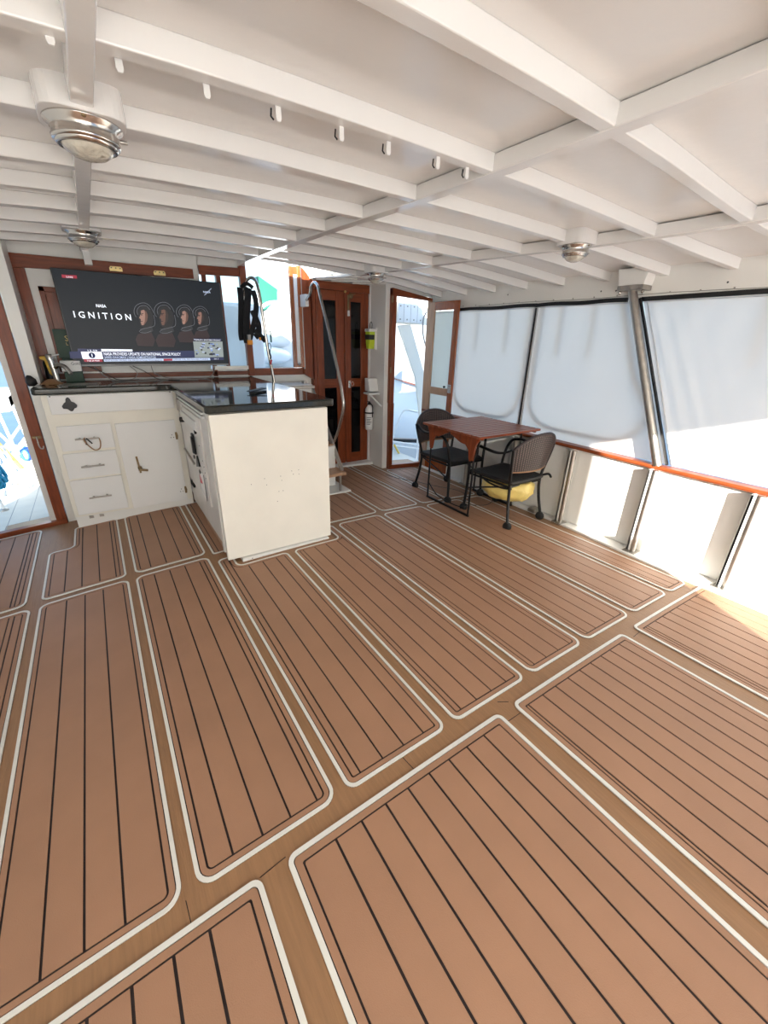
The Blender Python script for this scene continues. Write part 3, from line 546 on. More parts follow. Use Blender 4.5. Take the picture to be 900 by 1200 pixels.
MB().tube([(2.438 + .018 * math.cos(t * .5236), 4.296, .93 + .022 * math.sin(t * .5236)) for t in range(12)], .0035, 6, closed=True).build('ring_handle', 'steel', lk)
MB().lathe([(.008, 0), (.008, .012), (.002, .014)], (2.414, 4.302, .935), (0, -1, 0), n=10).build('spindle', 'steel', lk)
# starboard doorway with open leaf
d3 = thing('door_3', (3.0, 3.97, -.1), kind='structure')
MB().prism([(2.722, .74), (2.778, .74), (2.778, 1.875), (2.722, 1.905)], 'y', 3.94, 3.995).build('jamb', 'mahog', d3, bevel=.003)
MB().prism([(2.738, -.10), (2.785, -.10), (2.785, .74), (2.728, .74)], 'y', 3.94, 3.995).build('jamb', 'mahog', d3, bevel=.003)
MB().prism([(2.722, 1.838), (3.26, 1.815), (3.26, 1.84), (2.722, 1.905)], 'y', 3.938, 3.995).build('head', 'mahogh', d3, bevel=.003)
MB().prism([(2.74, -.10), (3.27, -.13), (3.27, -.022), (2.74, .012)], 'y', 3.93, 3.995).build('sill', 'mahogh', d3, bevel=.003)
B(3.235, 3.27, 3.95, 3.995, -.1, 1.83).build('jamb', 'wornw', d3, bevel=.003)
for y, z in ((3.935, 1.80), (3.935, 1.10), (3.935, .40)): MB().lathe([(.008, -.03), (.008, .03)], (2.72, y, z), n=8).build('hinge', 'bronze', d3)
leaf = thing('wooden_door', (3.24, 3.72, -.06), 'narrow varnished wooden glazed door, standing open against the side wall behind the table', 'door')
LX0, LX1 = 3.222, 3.242
def lbox(y0, y1, z0, z1, m='teak', n='stile', x0=LX0, x1=LX1, **k): return B(x0, x1, y0, y1, z0, z1).build(n, m, leaf, bevel=.003 if n != 'pane' else 0, **k)
lbox(3.47, 3.545, -.05, 1.80); lbox(3.85, 3.94, -.05, 1.80, 'wornw')
for z0, z1 in ((-.05, .09), (.84, .92), (1.715, 1.80)): lbox(3.545, 3.85, z0, z1, 'teak' if z0 > 1 or z0 < 0 else 'wornw', 'rail')
lbox(3.545, 3.85, .09, .84, 'glass', 'pane', 3.23, 3.234); lbox(3.545, 3.85, .92, 1.715, 'glass', 'pane', 3.23, 3.234)
lbox(3.485, 3.53, .88, .97, 'steel', 'lock_plate', 3.212, 3.222, label='bright metal lock plate')
MB().lathe([(.01, 0), (.012, .02), (.004, .024)], (3.212, 3.575, .94), (-1, 0, 0), n=12).build('handle', 'blackm', leaf)
# ------------------------------------------------------------------ things on the short wall between the doors
SX = 2.668
ep = thing('emergency_beacon', (SX - .03, 4.18, 1.28), 'lime and black emergency beacon in a wall bracket beside the mahogany doors', 'beacon')
B(SX - .03, SX, 4.14, 4.22, 1.30, 1.53).build('bracket', 'wplast', ep, bevel=.004)
MB().prism([(4.135, 1.50), (4.225, 1.50), (4.215, 1.38), (4.20, 1.31), (4.155, 1.31), (4.14, 1.38)], 'x', SX - .105, SX - .03).build('body', 'lime', ep, bevel=.008)
MB().prism([(4.133, 1.455), (4.227, 1.455), (4.223, 1.405), (4.136, 1.405)], 'x', SX - .109, SX - .04).build('dark_band', 'black', ep)
B(SX - .110, SX - .01, 4.132, 4.228, 1.485, 1.515).build('cap', 'wplast', ep, bevel=.006)
text('EPIRB', 'lettering', 'ink', ep, (SX - .1115, 4.20, 1.494), (0, -1, 0), (0, 0, 1), .012, .05)
MB().tube(smoothpath([(SX - .06, 4.16, 1.515), (SX - .06, 4.155, 1.56), (SX - .06, 4.175, 1.585), (SX - .06, 4.198, 1.56), (SX - .06, 4.195, 1.515)], 5), .004, 6).build('wire_loop', 'blackm', ep)
MB().lathe([(.006, 0), (.006, -.02), (.001, -.022)], (SX - .07, 4.178, 1.31), n=8).build('probe', 'wplast', ep)
bx = thing('wall_caddy', (SX - .03, 4.15, .83), 'white plastic caddy and shelf on the wall above the fire extinguisher', 'holder')
MB().prism([(4.095, .86), (4.20, .86), (4.205, 1.0), (4.13, 1.0)], 'x', SX - .12, SX).build('box', 'wplast', bx, bevel=.006)
B(SX - .14, SX, 4.07, 4.20, .825, .845).build('shelf', 'wplast', bx, bevel=.004)
MB().bar((SX - .11, 4.09, .825), (SX - .005, 4.02, .70), .02, .012).build('brace', 'wplast', bx)
fe = thing('fire_extinguisher', (SX - .06, 4.19, .40), 'white fire extinguisher hanging on the wall below the white caddy', 'extinguisher')
cx, cy = SX - .062, 4.19
MB().lathe([(.001, .405), (.04, .407), (.049, .42), (.05, .44), (.05, .62), (.046, .65), (.032, .675), (.016, .69), (.014, .70)], (cx, cy, 0), n=24).build('cylinder', 'wplast', fe)
MB().lathe([(.018, .70), (.018, .722), (.008, .73)], (cx, cy, 0), n=12).build('valve', 'blackm', fe)
MB().bar((cx, cy, .735), (cx - .05, cy - .035, .745), .016, .006).build('lever', 'black', fe); MB().bar((cx, cy, .72), (cx - .045, cy - .03, .708), .014, .006).build('carry_handle', 'black', fe)
MB().lathe([(.0515, .60), (.0515, .618)], (cx, cy, 0), n=24).build('strap', 'black', fe)
MB().tube(smoothpath([(cx, cy - .02, .715), (cx + .01, cy - .055, .69), (cx + .01, cy - .058, .62), (cx + .01, cy - .056, .56)], 5), .006, 7).build('hose', 'rubber', fe)
vs = MB().grid(lambda u, v: Vector((cx + .0512 * math.cos(3.3 + u * 1.6), cy + .0512 * math.sin(3.3 + u * 1.6), .45 + .13 * v)), 8, 1).build('label_sheet', 'panel', fe, recalc=False)
for k, z in enumerate((.555, .535, .52, .505, .49, .475)):
    MB().grid(lambda u, v: Vector((cx + .0517 * math.cos(3.5 + u * (1.2 - .15 * (k % 3))), cy + .0517 * math.sin(3.5 + u * (1.2 - .15 * (k % 3))), z + .006 * v)), 6, 1).build('print_line', 'ink', vs if False else fe, recalc=False)
# ------------------------------------------------------------------ GALLEY CABINET
CY = 3.83
cb = thing('galley_cabinet', (.08, CY, -.05), 'cream galley cabinet with three drawers and a door, below the television', 'cabinet')
B(-.36, .515, CY, 4.38, .04, .985).build('carcass', 'cream', cb, bevel=.003)
MB().prism([(-.355, -.063), (.515, -.013), (.515, .045), (-.355, .045)], 'y', CY + .012, CY + .03).build('toe_board', 'white', cb)
for x in (-.27, -.20): MB().prism([(x, .012), (x + .03, .012), (x + .03, .03), (x, .035)], 'y', CY + .006, CY + .013).build('latch_clip', 'steelb', cb)
fa = B(-.322, .487, CY - .018, CY, .848, .982).build('fascia_board', 'panel', cb, bevel=.003)
for x in (-.305, .47): MB().lathe([(.005, 0), (.001, .003)], (x, CY - .018, .975), (0, -1, 0), n=8).build('screw', 'ink', fa)
op = thing('bottle_opener', (-.2, CY - .03, .87), 'black wall bottle opener on the top front board of the cabinet', 'bottle opener')
MB().prism([(-.218, .955), (-.222, .935), (-.235, .925), (-.25, .905), (-.245, .888), (-.222, .885), (-.205, .868), (-.192, .868), (-.178, .888), (-.165, .892), (-.158, .91), (-.172, .928), (-.188, .936), (-.192, .955), (-.20, .965), (-.21, .965)], 'y', CY - .034, CY - .018).build('body', 'black', op, bevel=.003)
for k, (x0, x1, z0, z1) in enumerate(((-.318, .018, .575, .76), (-.326, .013, .358, .553), (-.331, .012, .06, .343))):
    dr = B(x0, x1, CY - .018, CY, z0, z1).build('drawer', 'panel', cb, bevel=.002)
    zc = (z0 + z1) / 2 - .005; xm = (x0 + x1) / 2
    MB().tube([(xm - .075, CY - .05, zc), (xm + .075, CY - .05, zc)], .006, 10).build('handle', 'steelb', dr)
    for dx in (-.045, .045): MB().lathe([(.008, 0), (.005, .012), (.007, .03)], (xm + dx, CY - .018, zc), (0, -1, 0), n=10).build('handle_post', 'steelb', dr)
dr = B(.045, .468, CY - .018, CY, .045, .752).build('door', 'panel', cb, bevel=.002)
for z in (.62, .14):
    MB().prism([(.455, z - .03), (.47, z - .03), (.475, z), (.47, z + .03), (.455, z + .03)], 'y', CY - .026, CY - .016).build('hinge', 'bronze', dr)
    for a, b in ((.43, z + .01), (.42, z - .012), (.44, z - .012)): MB().lathe([(.004, 0), (.001, .002)], (a, CY - .018, b), (0, -1, 0), n=7).build('screw', 'ink', dr)
la = MB().bar((.142, CY - .035, .485), (.147, CY - .035, .395), .010, .014).bar((.140, CY - .035, .375), (.205, CY - .035, .36), .022, .014).lathe([(.016, 0), (.016, .012), (.006, .016)], (.152, CY - .018, .385), (0, -1, 0), n=12).bar((.152, CY - .03, .385), (.150, CY - .03, .345), .014, .012).build('latch', 'bronze', dr, label='bronze twist latch')
sl = thing('cord_loop', (-.16, CY - .06, .6), 'brown leather cord looped on the top drawer handle', 'cord')
zc = .66
MB().tube(smoothpath([(-.165, CY - .05, zc + .012), (-.17, CY - .062, zc - .005), (-.150, CY - .058, zc - .05), (-.118, CY - .056, zc - .085), (-.085, CY - .056, zc - .075), (-.072, CY - .055, zc - .03), (-.076, CY - .05, zc + .004)], 6), .0045, 7).build('cord', 'cane', sl)
MB().tube([(-.168, CY - .05, zc + .01), (-.160, CY - .06, zc - .04)], .006, 7).tube([(-.155, CY - .055, zc + .008), (-.125, CY - .06, zc - .035)], .005, 7).build('knot', 'rubber', sl)
# ------------------------------------------------------------------ ISLAND
isl = thing('island_cabinet', (.9, 3.1, -.03), 'white island cabinet with plain end panel, under the black granite worktop', 'cabinet')
B(.54, 1.255, 2.60, 4.37, .045, .984).build('carcass', 'oldw', isl, bevel=.003)
B(.585, 1.235, 2.545, 4.0, -.03, .012).build('plinth', 'white', isl, bevel=.003)
B(.497, 1.26, 2.565, 2.60, .015, .978).build('end_panel', 'cream', isl, bevel=.002)
for px, pz in ((.70, .52), (.79, .545), (.80, .50), (.90, .545), (.905, .515), (.98, .57), (.99, .545), (1.03, .57), (1.03, .54), (.88, .44), (.91, .44), (.865, .37)):
    MB().lathe([(.0028, 0), (.001, .0012)], (px, 2.565, pz), (0, -1, 0), n=6).build('screw_hole', 'ink', isl)
for px in (.65, 1.19): MB().lathe([(.004, 0), (.001, .002)], (px, 2.545, -.002), (0, -1, 0), n=6).build('screw_hole', 'ink', isl)
B(.515, .545, 2.60, 3.78, .05, .97).build('side_board', 'oldw', isl, bevel=.003)
MB().prism([(2.62, -.012), (3.30, -.012), (3.42, .03), (2.62, .05)], 'x', .522, .55).build('side_kick', 'wornw', isl)
B(.513, .522, 2.63, 2.70, -.01, .022).build('rust_patch', 'dirty', isl)
B(.49, .53, 2.62, 2.66, .05, .94).build('corner_batten', 'oldw', isl, bevel=.004)
# appliance with louvred lid built into the island side
ap = thing('fridge_lid', (.505, 3.2, .25), 'scuffed white appliance front set in the left side of the island', 'appliance')
B(.500, .517, 2.93, 3.70, .27, .90).build('front', 'oldw', ap, bevel=.004)
for z in (.93, .955): B(.495, .517, 2.78, 3.66, z - .008, z + .006).build('ledge', 'wplast', ap, bevel=.002)
MB().prism([(3.02, .82), (3.0, .80), (3.56, .80), (3.56, .865), (3.02, .865)], 'x', .487, .503).build('flap', 'wplast', ap, bevel=.003)
B(.486, .502, 3.18, 3.235, .60, .75).build('handle_plate', 'blackm', ap, bevel=.004); B(.470, .487, 3.13, 3.17, .62, .74).build('handle', 'blackm', ap, bevel=.004)
MB().lathe([(.018, 0), (.018, .014), (.003, .016)], (.502, 3.07, .79), (-1, 0, 0), n=12).build('knob', 'blackm', ap)
for y, z in ((3.02, .70), (2.99, .60), (2.97, .56), (2.96, .52), (2.96, .48)): MB().lathe([(.007, 0), (.002, .005)], (.502, y, z), (-1, 0, 0), n=8).build('dial', 'ink', ap)
MB().prism([(3.15, .60), (3.10, .53), (3.22, .50)], 'x', .490, .50).build('clip', 'black', ap)
for y, z in ((3.28, .56), (3.13, .485)): MB().tube([(.494, y + .014 * math.cos(t * .785), z + .014 * math.sin(t * .785)) for t in range(8)], .003, 6, closed=True).build('ring', 'blackm', ap)
MB().bar((.49, 3.66, .54), (.49, 3.30, .50), .014, .012).build('rod', 'steelb', ap)
B(.495, .515, 3.55, 3.75, .84, .93).build('pipe_stub', 'steelb', ap)
MB().lathe([(.02, 0), (.02, .03), (.004, .034)], (.50, 3.52, .80), (-1, 0, 0), n=10).build('valve', 'blackm', ap)
B(.50, .518, 3.58, 3.70, .22, .29).build('gap_shade', 'dark', ap)  # solid dark block standing in for the shade of an opening
nt = thing('paper_note', (.497, 3.12, .3), 'white paper note with a red mark taped on the side of the island', 'paper')
MB().prism([(3.02, .30), (3.22, .33), (3.20, .48), (3.03, .50)], 'x', .4965, .4985).build('sheet', 'panel', nt)
MB().prism([(3.10, .40), (3.185, .385), (3.17, .455)], 'x', .4950, .4964).build('mark', 'redprint', nt)
MB().tube([(.4955, 3.012, .49), (.4955, 3.02, .29)], .0018, 5).build('edge_line', 'ink', nt)
# ------------------------------------------------------------------ WORKTOP
wt = [(-.40, 3.80), (-.385, 3.785), (.455, 3.785), (.475, 3.765), (.475, 2.545), (.49, 2.53), (1.285, 2.53), (1.30, 2.545), (1.30, 4.385), (-.345, 4.385), (-.345, 4.05), (-.40, 4.04)]
def wtop(): return MB().prism(wt, 'z', .988, 1.035)
worktop = wtop().build('worktop', 'granite', label='L-shaped polished black granite worktop over the cabinet and the island', cat='worktop', bevel=.012, bseg=3)
tl = []
for i in range(30): tl
for i in range(26):
    x = .51 + i * .03; MB().box(x, x + .0012, 2.5285, 2.531, .998, 1.016).build('edge_joint', 'granedge', worktop)
sk_ = thing('sink', (-.10, 4.0, 1.036), 'stainless steel sink rim set in the worktop beside the tap', 'sink')
P = [(-.27, 3.90), (.02, 3.90), (.02, 4.12), (-.27, 4.12)]
so_ = rounded(P, .03); si_ = rounded(P, .03, .016); n = len(so_)
MB().add([(x, y, 1.0372) for x, y in so_] + [(x, y, 1.040) for x, y in si_] + [(x * .9 - .012, y * .9 + .4, 1.0375) for x, y in si_], [(i, (i + 1) % n, n + (i + 1) % n, n + i) for i in range(n)] + [(n + i, n + (i + 1) % n, 2 * n + (i + 1) % n, 2 * n + i) for i in range(n)], True).build('rim', 'steel', sk_, recalc=False)
MB().prism(si_, 'z', 1.0365, 1.038).build('basin', 'steelb', sk_)
ta = thing('tap', (-.255, 4.15, 1.035), 'chrome mixer tap with a pull-out spout at the left end of the worktop', 'tap')
MB().lathe([(.028, 0), (.028, .012), (.022, .018)], (-.255, 4.14, 1.035), n=18).build('base', 'steel', ta)
MB().tube([(-.255, 4.14, 1.05), (-.258, 4.138, 1.14), (-.266, 4.135, 1.225)], .021, 16).build('body', 'steel', ta)
MB().lathe([(.022, 0), (.0225, .03), (.018, .04), (.001, .042)], (-.266, 4.135, 1.205), (-.08, 0, 1), n=16).build('cap', 'steel', ta)
MB().tube(smoothpath([(-.255, 4.135, 1.145), (-.22, 4.10, 1.17), (-.18, 4.05, 1.155), (-.155, 4.02, 1.11)], 5), .015, 12).build('spout', 'steel', ta)
MB().bar((-.262, 4.13, 1.23), (-.20, 4.10, 1.245), .012, .008).build('lever', 'steel', ta)
sq = thing('spray_tube', (-.30, 4.27, 1.035), 'yellow and black caulking tube standing at the left end of the worktop', 'tube')
MB().lathe([(.03, 0), (.03, .14), (.02, .16)], (-.30, 4.30, 1.035), n=14).build('base', 'black', sq)
MB().prism([(-.335, 1.225), (-.335, 1.205), (-.31, 1.195), (-.30, 1.10), (-.285, 1.08), (-.265, 1.09), (-.275, 1.225)], 'y', 4.24, 4.27).build('trigger', 'yellow', sq, bevel=.005)
cl = thing('dish_cloth', (-.33, 4.0, 1.035), 'dark crumpled cloth and brush on the left corner of the worktop', 'cloth')
MB().grid(lambda u, v: Vector((-.36 + .14 * u, 4.0 + .16 * v, 1.037 + .035 * math.sin(math.pi * u) * math.sin(math.pi * v) + .006 * noise.noise(Vector((u * 5, v * 5, 0))))), 14, 14).build('fabric', 'cane', cl, recalc=False)
MB().lathe([(.001, 0), (.03, .01), (.034, .04), (.018, .07), (.001, .08)], (-.385, 3.93, 1.037), (-.3, .2, 1), n=14).build('brush', 'rubber', cl)
gb = thing('green_box', (-.15, 4.22, 1.035), 'dark green box with gold lettering behind the tap', 'box')
B(-.215, -.10, 4.30, 4.34, 1.21, 1.42).build('upper_card', 'green', gb, bevel=.002)
B(-.205, -.085, 4.20, 4.29, 1.035, 1.11).build('lower_box', 'green', gb, bevel=.003)
B(-.215, -.085, 4.19, 4.30, 1.115, 1.195).build('white_pack', 'wplast', gb, bevel=.004, label='white pack with grey lettering')
B(-.20, -.09, 4.32, 4.34, 1.03, 1.22).build('back_card', 'green', gb)
text('S', 'lettering', 'gold', gb, (-.148, 4.2985, 1.335), (1, 0, 0), (0, 0, 1), .04); text('E', 'lettering', 'gold', gb, (-.128, 4.2985, 1.255), (1, 0, 0), (0, 0, 1), .034); text('L', 'lettering', 'gold', gb, (-.148, 4.2985, 1.305), (1, 0, 0), (0, 0, 1), .022)
text('Gold', 'lettering', 'ink', gb, (-.145, 4.1885, 1.165), (1, 0, 0), (0, 0, 1), .02)
rm = thing('key_case', (.93, 3.03, 1.035), 'small black open case lying on the island worktop', 'case')
MB().prism([(.865, 2.985), (.90, 2.965), (1.01, 3.04), (1.005, 3.075), (.95, 3.06)], 'z', 1.0362, 1.046).build('base', 'black', rm, bevel=.002)
MB().bar((.87, 2.995, 1.05), (1.0, 3.06, 1.062), .05, .006).build('lid', 'black', rm, bevel=.002)
# ------------------------------------------------------------------ TELEVISION
TY = 4.235
tv = thing('television', (.47, 4.27, 1.12), 'large flat television showing a news picture of four helmeted people', 'television')
B(-.128, 1.066, TY, TY + .022, 1.150, 1.835).build('case', 'tvb', tv, bevel=.004)
B(-.05, .95, TY + .022, TY + .05, 1.18, 1.65).build('rear_housing', 'tvb', tv, bevel=.01)
B(-.120, 1.058, TY - .002, TY, 1.168, 1.829).build('screen', 'screen', tv)
B(-.126, 1.064, TY - .004, TY, 1.150, 1.163).build('lower_bezel', 'gplast', tv)
B(.35, .55, TY + .05, 4.385, 1.35, 1.55).build('wall_mount', 'blackm', tv)
SY = TY - .0026
def tp(x, y): p = atY(SY, x, y); return (p.x, p.z)
def flat(name, m, pts, k=0, label=None): return MB().prism([tp(*p) for p in pts], 'y', SY - .0003 * k, SY - .0003 * k + .0002).build(name, m, tv, label=label)
def ttxt(s, m, x0, x1, y0, h, k=3, bold=.0):
    a = tp(x0, y0); b = tp(x1, y0); return text(s, 'lettering', m, tv, (a[0], SY - .0003 * k, a[1]), (1, 0, 0), (0, 0, 1), h, b[0] - a[0], bold=bold)
def z30(x, y): return (30 + x / 3.46, 300 + y / 3.46)
def z50(x, y): return (50 + x / 8.18, 310 + y / 8.18)
def z14(x, y): return (140 + x / 6.43, 310 + y / 6.43)
flat('live_tag', 'e_red', [z50(180, 96), z50(325, 104), z50(330, 134), z50(186, 126)], 1); ttxt('LIVE', 'e_white', *[72 + 6, 72 + 13.5], 325.3, .011, 2)
ttxt('NASA', 'e_white', 50 + 515 / 8.18, 50 + 610 / 8.18, 310 + 408 / 8.18, .021, 2, .02)
a = tp(*z50(303, 502)); b = tp(*z50(850, 520)); text('I G N I T I O N', 'lettering', 'e_white', tv, (a[0], SY - .0006, a[1] - .003), (1, 0, -.012), (0, 0, 1), .044, b[0] - a[0], bold=.012)
ttxt('NASA', 'e_pale', 140 + 632 / 6.43, 140 + 686 / 6.43, 310 + 212 / 6.43, .014, 2, .02)
p0, p1 = tp(*z14(640, 232)), tp(*z14(692, 180)); MB().bar((p0[0], SY - .0007, p0[1]), (p1[0], SY - .0007, p1[1]), .0003, .003, up=(0, 0, 1)).build('swoosh', 'e_pale', tv)
# lower banner
flat('banner_bar', 'e_navy', [z14(-380, 655), z14(565, 655), z14(568, 700), z14(-370, 708)], 1)
flat('banner_bar', 'e_navy', [(91, 408.5), (118.5, 409), (118.5, 412), (91, 412)], 1)
flat('clock_strip', 'e_white', [(118.5, 409), (155, 409.5), (155.5, 412), (119, 412)], 2)
ttxt('LONDON FROM NOW', 'e_navy', 122, 149, 411.6, .010, 3); ttxt('13.58', 'e_white', 103, 114, 411.6, .011, 3)
flat('logo_tile', 'e_white', [(94.7, 412.2), (119, 412.2), (121, 420.6), (97, 420.6)], 2)
cxy = tp(107.8, 416.4); MB().lathe([(.001, 0), (.022, 0)], (cxy[0], SY - .0009, cxy[1]), (0, -1, 0), n=20).build('logo_disc', 'e_navy', tv)
MB().box(cxy[0] - .003, cxy[0] + .003, SY - .0013, SY - .0012, cxy[1] - .012, cxy[1] + .012).build('logo_mark', 'e_white', tv)
flat('banner_bar', 'e_navy', [(119, 412.2), (228, 411), (228.5, 419.3), (121, 420.6)], 2)
ttxt('NASA PROVIDES UPDATE ON NATIONAL SPACE POLICY', 'e_white', 122, 212, 416.4, .022, 3, .01)
ttxt('JARED ISAACMAN | NASA ADMINISTRATOR', 'e_pale', 122.5, 183, 419.9, .016, 3, .01)
flat('ticker', 'e_pale', [(121.5, 421), (246, 419.3), (246.6, 422.3), (122, 423.8)], 2)
ttxt('PENTAGON: MISSILE, OIL PRODUCTION TOMORROW', 'e_navy', 123, 190, 423.3, .012, 3); ttxt('LARGE OIL REVENUES FUNDS', 'e_navy', 203, 244, 421.9, .012, 3)
flat('ticker_tag', 'e_red', [(191.5, 420.4), (202, 420.3), (202.2, 422.6), (191.8, 422.9)], 3)
flat('date_tag', 'e_red', [(98, 421), (119.5, 421), (120.5, 424), (99, 424)], 2); ttxt('TUE 24 MAR', 'e_white', 102, 117, 423.6, .012, 3)
flat('corner_bar', 'e_navy', [(246.6, 419), (262, 418.6), (262.4, 421.8), (247, 422.2)], 2); ttxt('SKY', 'e_white', 251, 256.5, 421.3, .010, 3)
flat('map_title', 'e_navy', [(226.5, 396.4), (259, 396.8), (259.5, 399.4), (226.7, 399.2)], 1); ttxt('TEHRAN: EASTERN FRONT', 'e_white', 227.2, 258.5, 399, .012, 2)
flat('map_picture', 'e_map', [(226.3, 400), (260.6, 400.3), (262, 418.4), (228.3, 418.8)], 2)
random.seed(3)
for i in range(34):
    x = random.uniform(228.5, 257); y = random.uniform(401.5, 415.5); a = random.uniform(1, 3.6); b_ = random.uniform(.8, 2.2)
    flat('map_patch', ['e_grey', 'e_mapb', 'e_pale', 'e_navy'][i % 4], [(x, y), (x + a, y), (x + a, y + b_), (x, y + b_)], 3)
# four helmeted people: drawn flat, as the broadcast picture is
def astro(ox, oy, s, skin, side):
    Q = lambda x, y: z14(ox + x * s, oy + y * s)
    flat('suit', 'e_suit', [Q(-60, 210), Q(-40, 165), Q(20, 150), Q(70, 150), Q(100, 215), Q(85, 265), Q(-40, 262)], 1)
    flat('collar', 'e_grey', [Q(-25, 120), Q(20, 112), Q(70, 92), Q(86, 140), Q(60, 158), Q(-5, 162)], 2)
    flat('helmet_inside', 'e_dark', [Q(-46, -6), Q(-34, -44), Q(0, -62), Q(46, -50), Q(76, -8), Q(86, 40), Q(80, 92), Q(20, 115), Q(-8, 106), Q(-20, 90)], 3)
    flat('face', skin, [Q(-16, -30), Q(0, -38), Q(16, -30), Q(20, 10), Q(16, 60), Q(6, 92), Q(-10, 92), Q(-14, 78), Q(-18, 68), Q(-13, 61), Q(-18, 53), Q(-16, 44), Q(-30, 34), Q(-20, 8), Q(-15, -2)], 4)
    flat('face_shade', side, [Q(14, -31), Q(34, -24), Q(42, 14), Q(34, 58), Q(14, 86), Q(6, 92), Q(14, 60), Q(18, 10)], 4)  # darker half of the face, its shading drawn into the picture
    flat('brow', 'e_dark', [Q(-18, 0), Q(4, -6), Q(5, -1), Q(-16, 6)], 5); flat('eye', 'e_dark', [Q(-16, 9), Q(-4, 6), Q(-3, 11), Q(-14, 13)], 5); flat('mouth', 'e_suit', [Q(-17, 59), Q(0, 58), Q(0, 62), Q(-16, 64)], 5)
    flat('hair', 'e_dark', [Q(-16, -26), Q(-4, -46), Q(26, -44), Q(50, -14), Q(52, 40), Q(40, 58), Q(40, 8), Q(28, -20), Q(4, -34)], 5)
    for pts in (((-52, 26), (-66, 8), (-72, -28), (-56, -66), (-16, -88), (26, -86), (64, -56), (88, -10)), ((-42, 6), (-48, -26), (-32, -56), (2, -68), (34, -60), (58, -34)), ((88, 10), (98, 60), (92, 98), (50, 112), (14, 120), (-12, 128), (-30, 146)), ((-24, 150), (20, 156), (70, 140))):
        P = [tp(*Q(*p)) for p in pts]; MB().sweep([(p[0], SY - .0019, p[1]) for p in smoothpath([(a, b, 0) for a, b in P], 4)], [(-.0001, -.0014), (.0001, -.0014), (.0001, .0014), (-.0001, .0014)], up=(0, 0, 1), smooth=False).build('helmet_rim', 'e_helm', tv)
astro(176, 372, .92, 'e_skin', 'e_skin2'); astro(330, 370, .95, 'e_skin2', 'e_shade'); astro(486, 376, .80, 'e_skin', 'e_skin2'); astro(606, 382, .74, 'e_skin3', 'e_shade')
# cables under the television
for k, pts in enumerate(([(.0, 4.3, 1.14), (.08, 4.2, 1.06), (.2, 4.12, 1.04), (.5, 4.15, 1.04), (.85, 4.2, 1.042), (.95, 4.28, 1.14)], [(-.05, 4.3, 1.15), (.05, 4.28, 1.10), (.15, 4.2, 1.045), (.3, 4.22, 1.04)], [(.25, 4.3, 1.15), (.3, 4.3, 1.09), (.25, 4.22, 1.045), (.1, 4.2, 1.04)], [(.27, 4.3, 1.15), (.36, 4.3, 1.10), (.45, 4.2, 1.042), (.6, 4.1, 1.04)], [(.42, 4.32, 1.15), (.44, 4.32, 1.08), (.55, 4.25, 1.042), (.75, 4.1, 1.04)])):
    c = MB().tube(smoothpath(pts, 7), .0032, 6).build('cable', 'wire' if k % 2 == 0 else 'rubber', label=['pale cable trailing along the worktop under the whole television', 'short black cable at the left end under the television', 'pale cable dropping left of the middle below the television', 'black cable curling forward below the middle of the television', 'pale cable running forward right of the middle below the television'][k], cat='cable', group='cables under the television')
# ------------------------------------------------------------------ STAIRS AND HANDRAILS
st = thing('companion_steps', (1.6, 3.85, 0), 'white companionway steps behind the island, with stainless stringers', 'steps')
def rl(pts, r, n='rail', m='steel', p=None, k=6): return MB().tube(smoothpath(pts, k), r, 10).build(n, m, p)
B(1.36, 1.86, 4.06, 4.36, .925, .955).build('tread', 'steelb', st, bevel=.006, label='metal edged top step'); B(1.38, 1.84, 4.08, 4.35, .955, .962).build('tread_pad', 'white', st)
B(1.36, 1.84, 4.09, 4.36, .0, .925).build('riser_box', 'white', st, bevel=.004)
for z, y in ((.66, 3.80), (.435, 3.63), (.20, 3.40)):
    t_ = B(1.36, 1.86, y, y + .22, z - .03, z).build('tread', 'wornw' if z < .5 else 'white', st, bevel=.005)
for x in (1.37, 1.845): MB().bar((x, 3.46, .20), (x, 4.10, .92), .02, .05).build('stringer', 'steelb', st)
for x in (1.38, 1.80):
    MB().tube([(x, 3.42, zf(x)), (x, 3.42, .175)], .012, 10).build('leg', 'steelb', st); MB().lathe([(.04, 0), (.04, .006), (.014, .01)], (x, 3.42, zf(x) + .006), n=16).build('foot', 'steelb', st)
B(1.34, 1.90, 3.38, 4.2, zf(1.8) + .0005, zf(1.8) + .018).build('base_board', 'white', st, bevel=.004)
B(1.37, 1.84, 3.60, 3.63, .0, .42).build('riser', 'white', st)
B(1.80, 1.835, 4.20, 4.26, .962, .985).build('latch_block', 'steelb', st)
hr = thing('handrail', (1.86, 3.8, .43), 'curved stainless handrail in front of the double mahogany doors', 'handrail', 'stainless stair handrails')
rl([(1.862, 4.20, 1.74), (1.862, 4.10, 1.79), (1.862, 4.06, 1.86), (1.862, 3.995, 1.885), (1.862, 3.92, 1.85), (1.862, 3.87, 1.76), (1.862, 3.70, 1.445), (1.862, 3.53, 1.09), (1.862, 3.47, .93), (1.862, 3.455, .81), (1.862, 3.54, .62), (1.862, 3.66, .45), (1.862, 3.72, .43)], .0135, 'tube', 'steel', hr)
MB().lathe([(.03, 0), (.03, .02), (.015, .03)], (1.875, 4.32, 1.74), (0, -1, 0), n=14).build('flange', 'wplast', hr); B(1.845, 1.885, 4.18, 4.33, 1.69, 1.80).build('bracket', 'wplast', hr, bevel=.006)
hl = thing('handrail', (1.35, 3.95, .9), 'straight stainless handrail rising from behind the island, with black harness on it', 'handrail', 'stainless stair handrails')
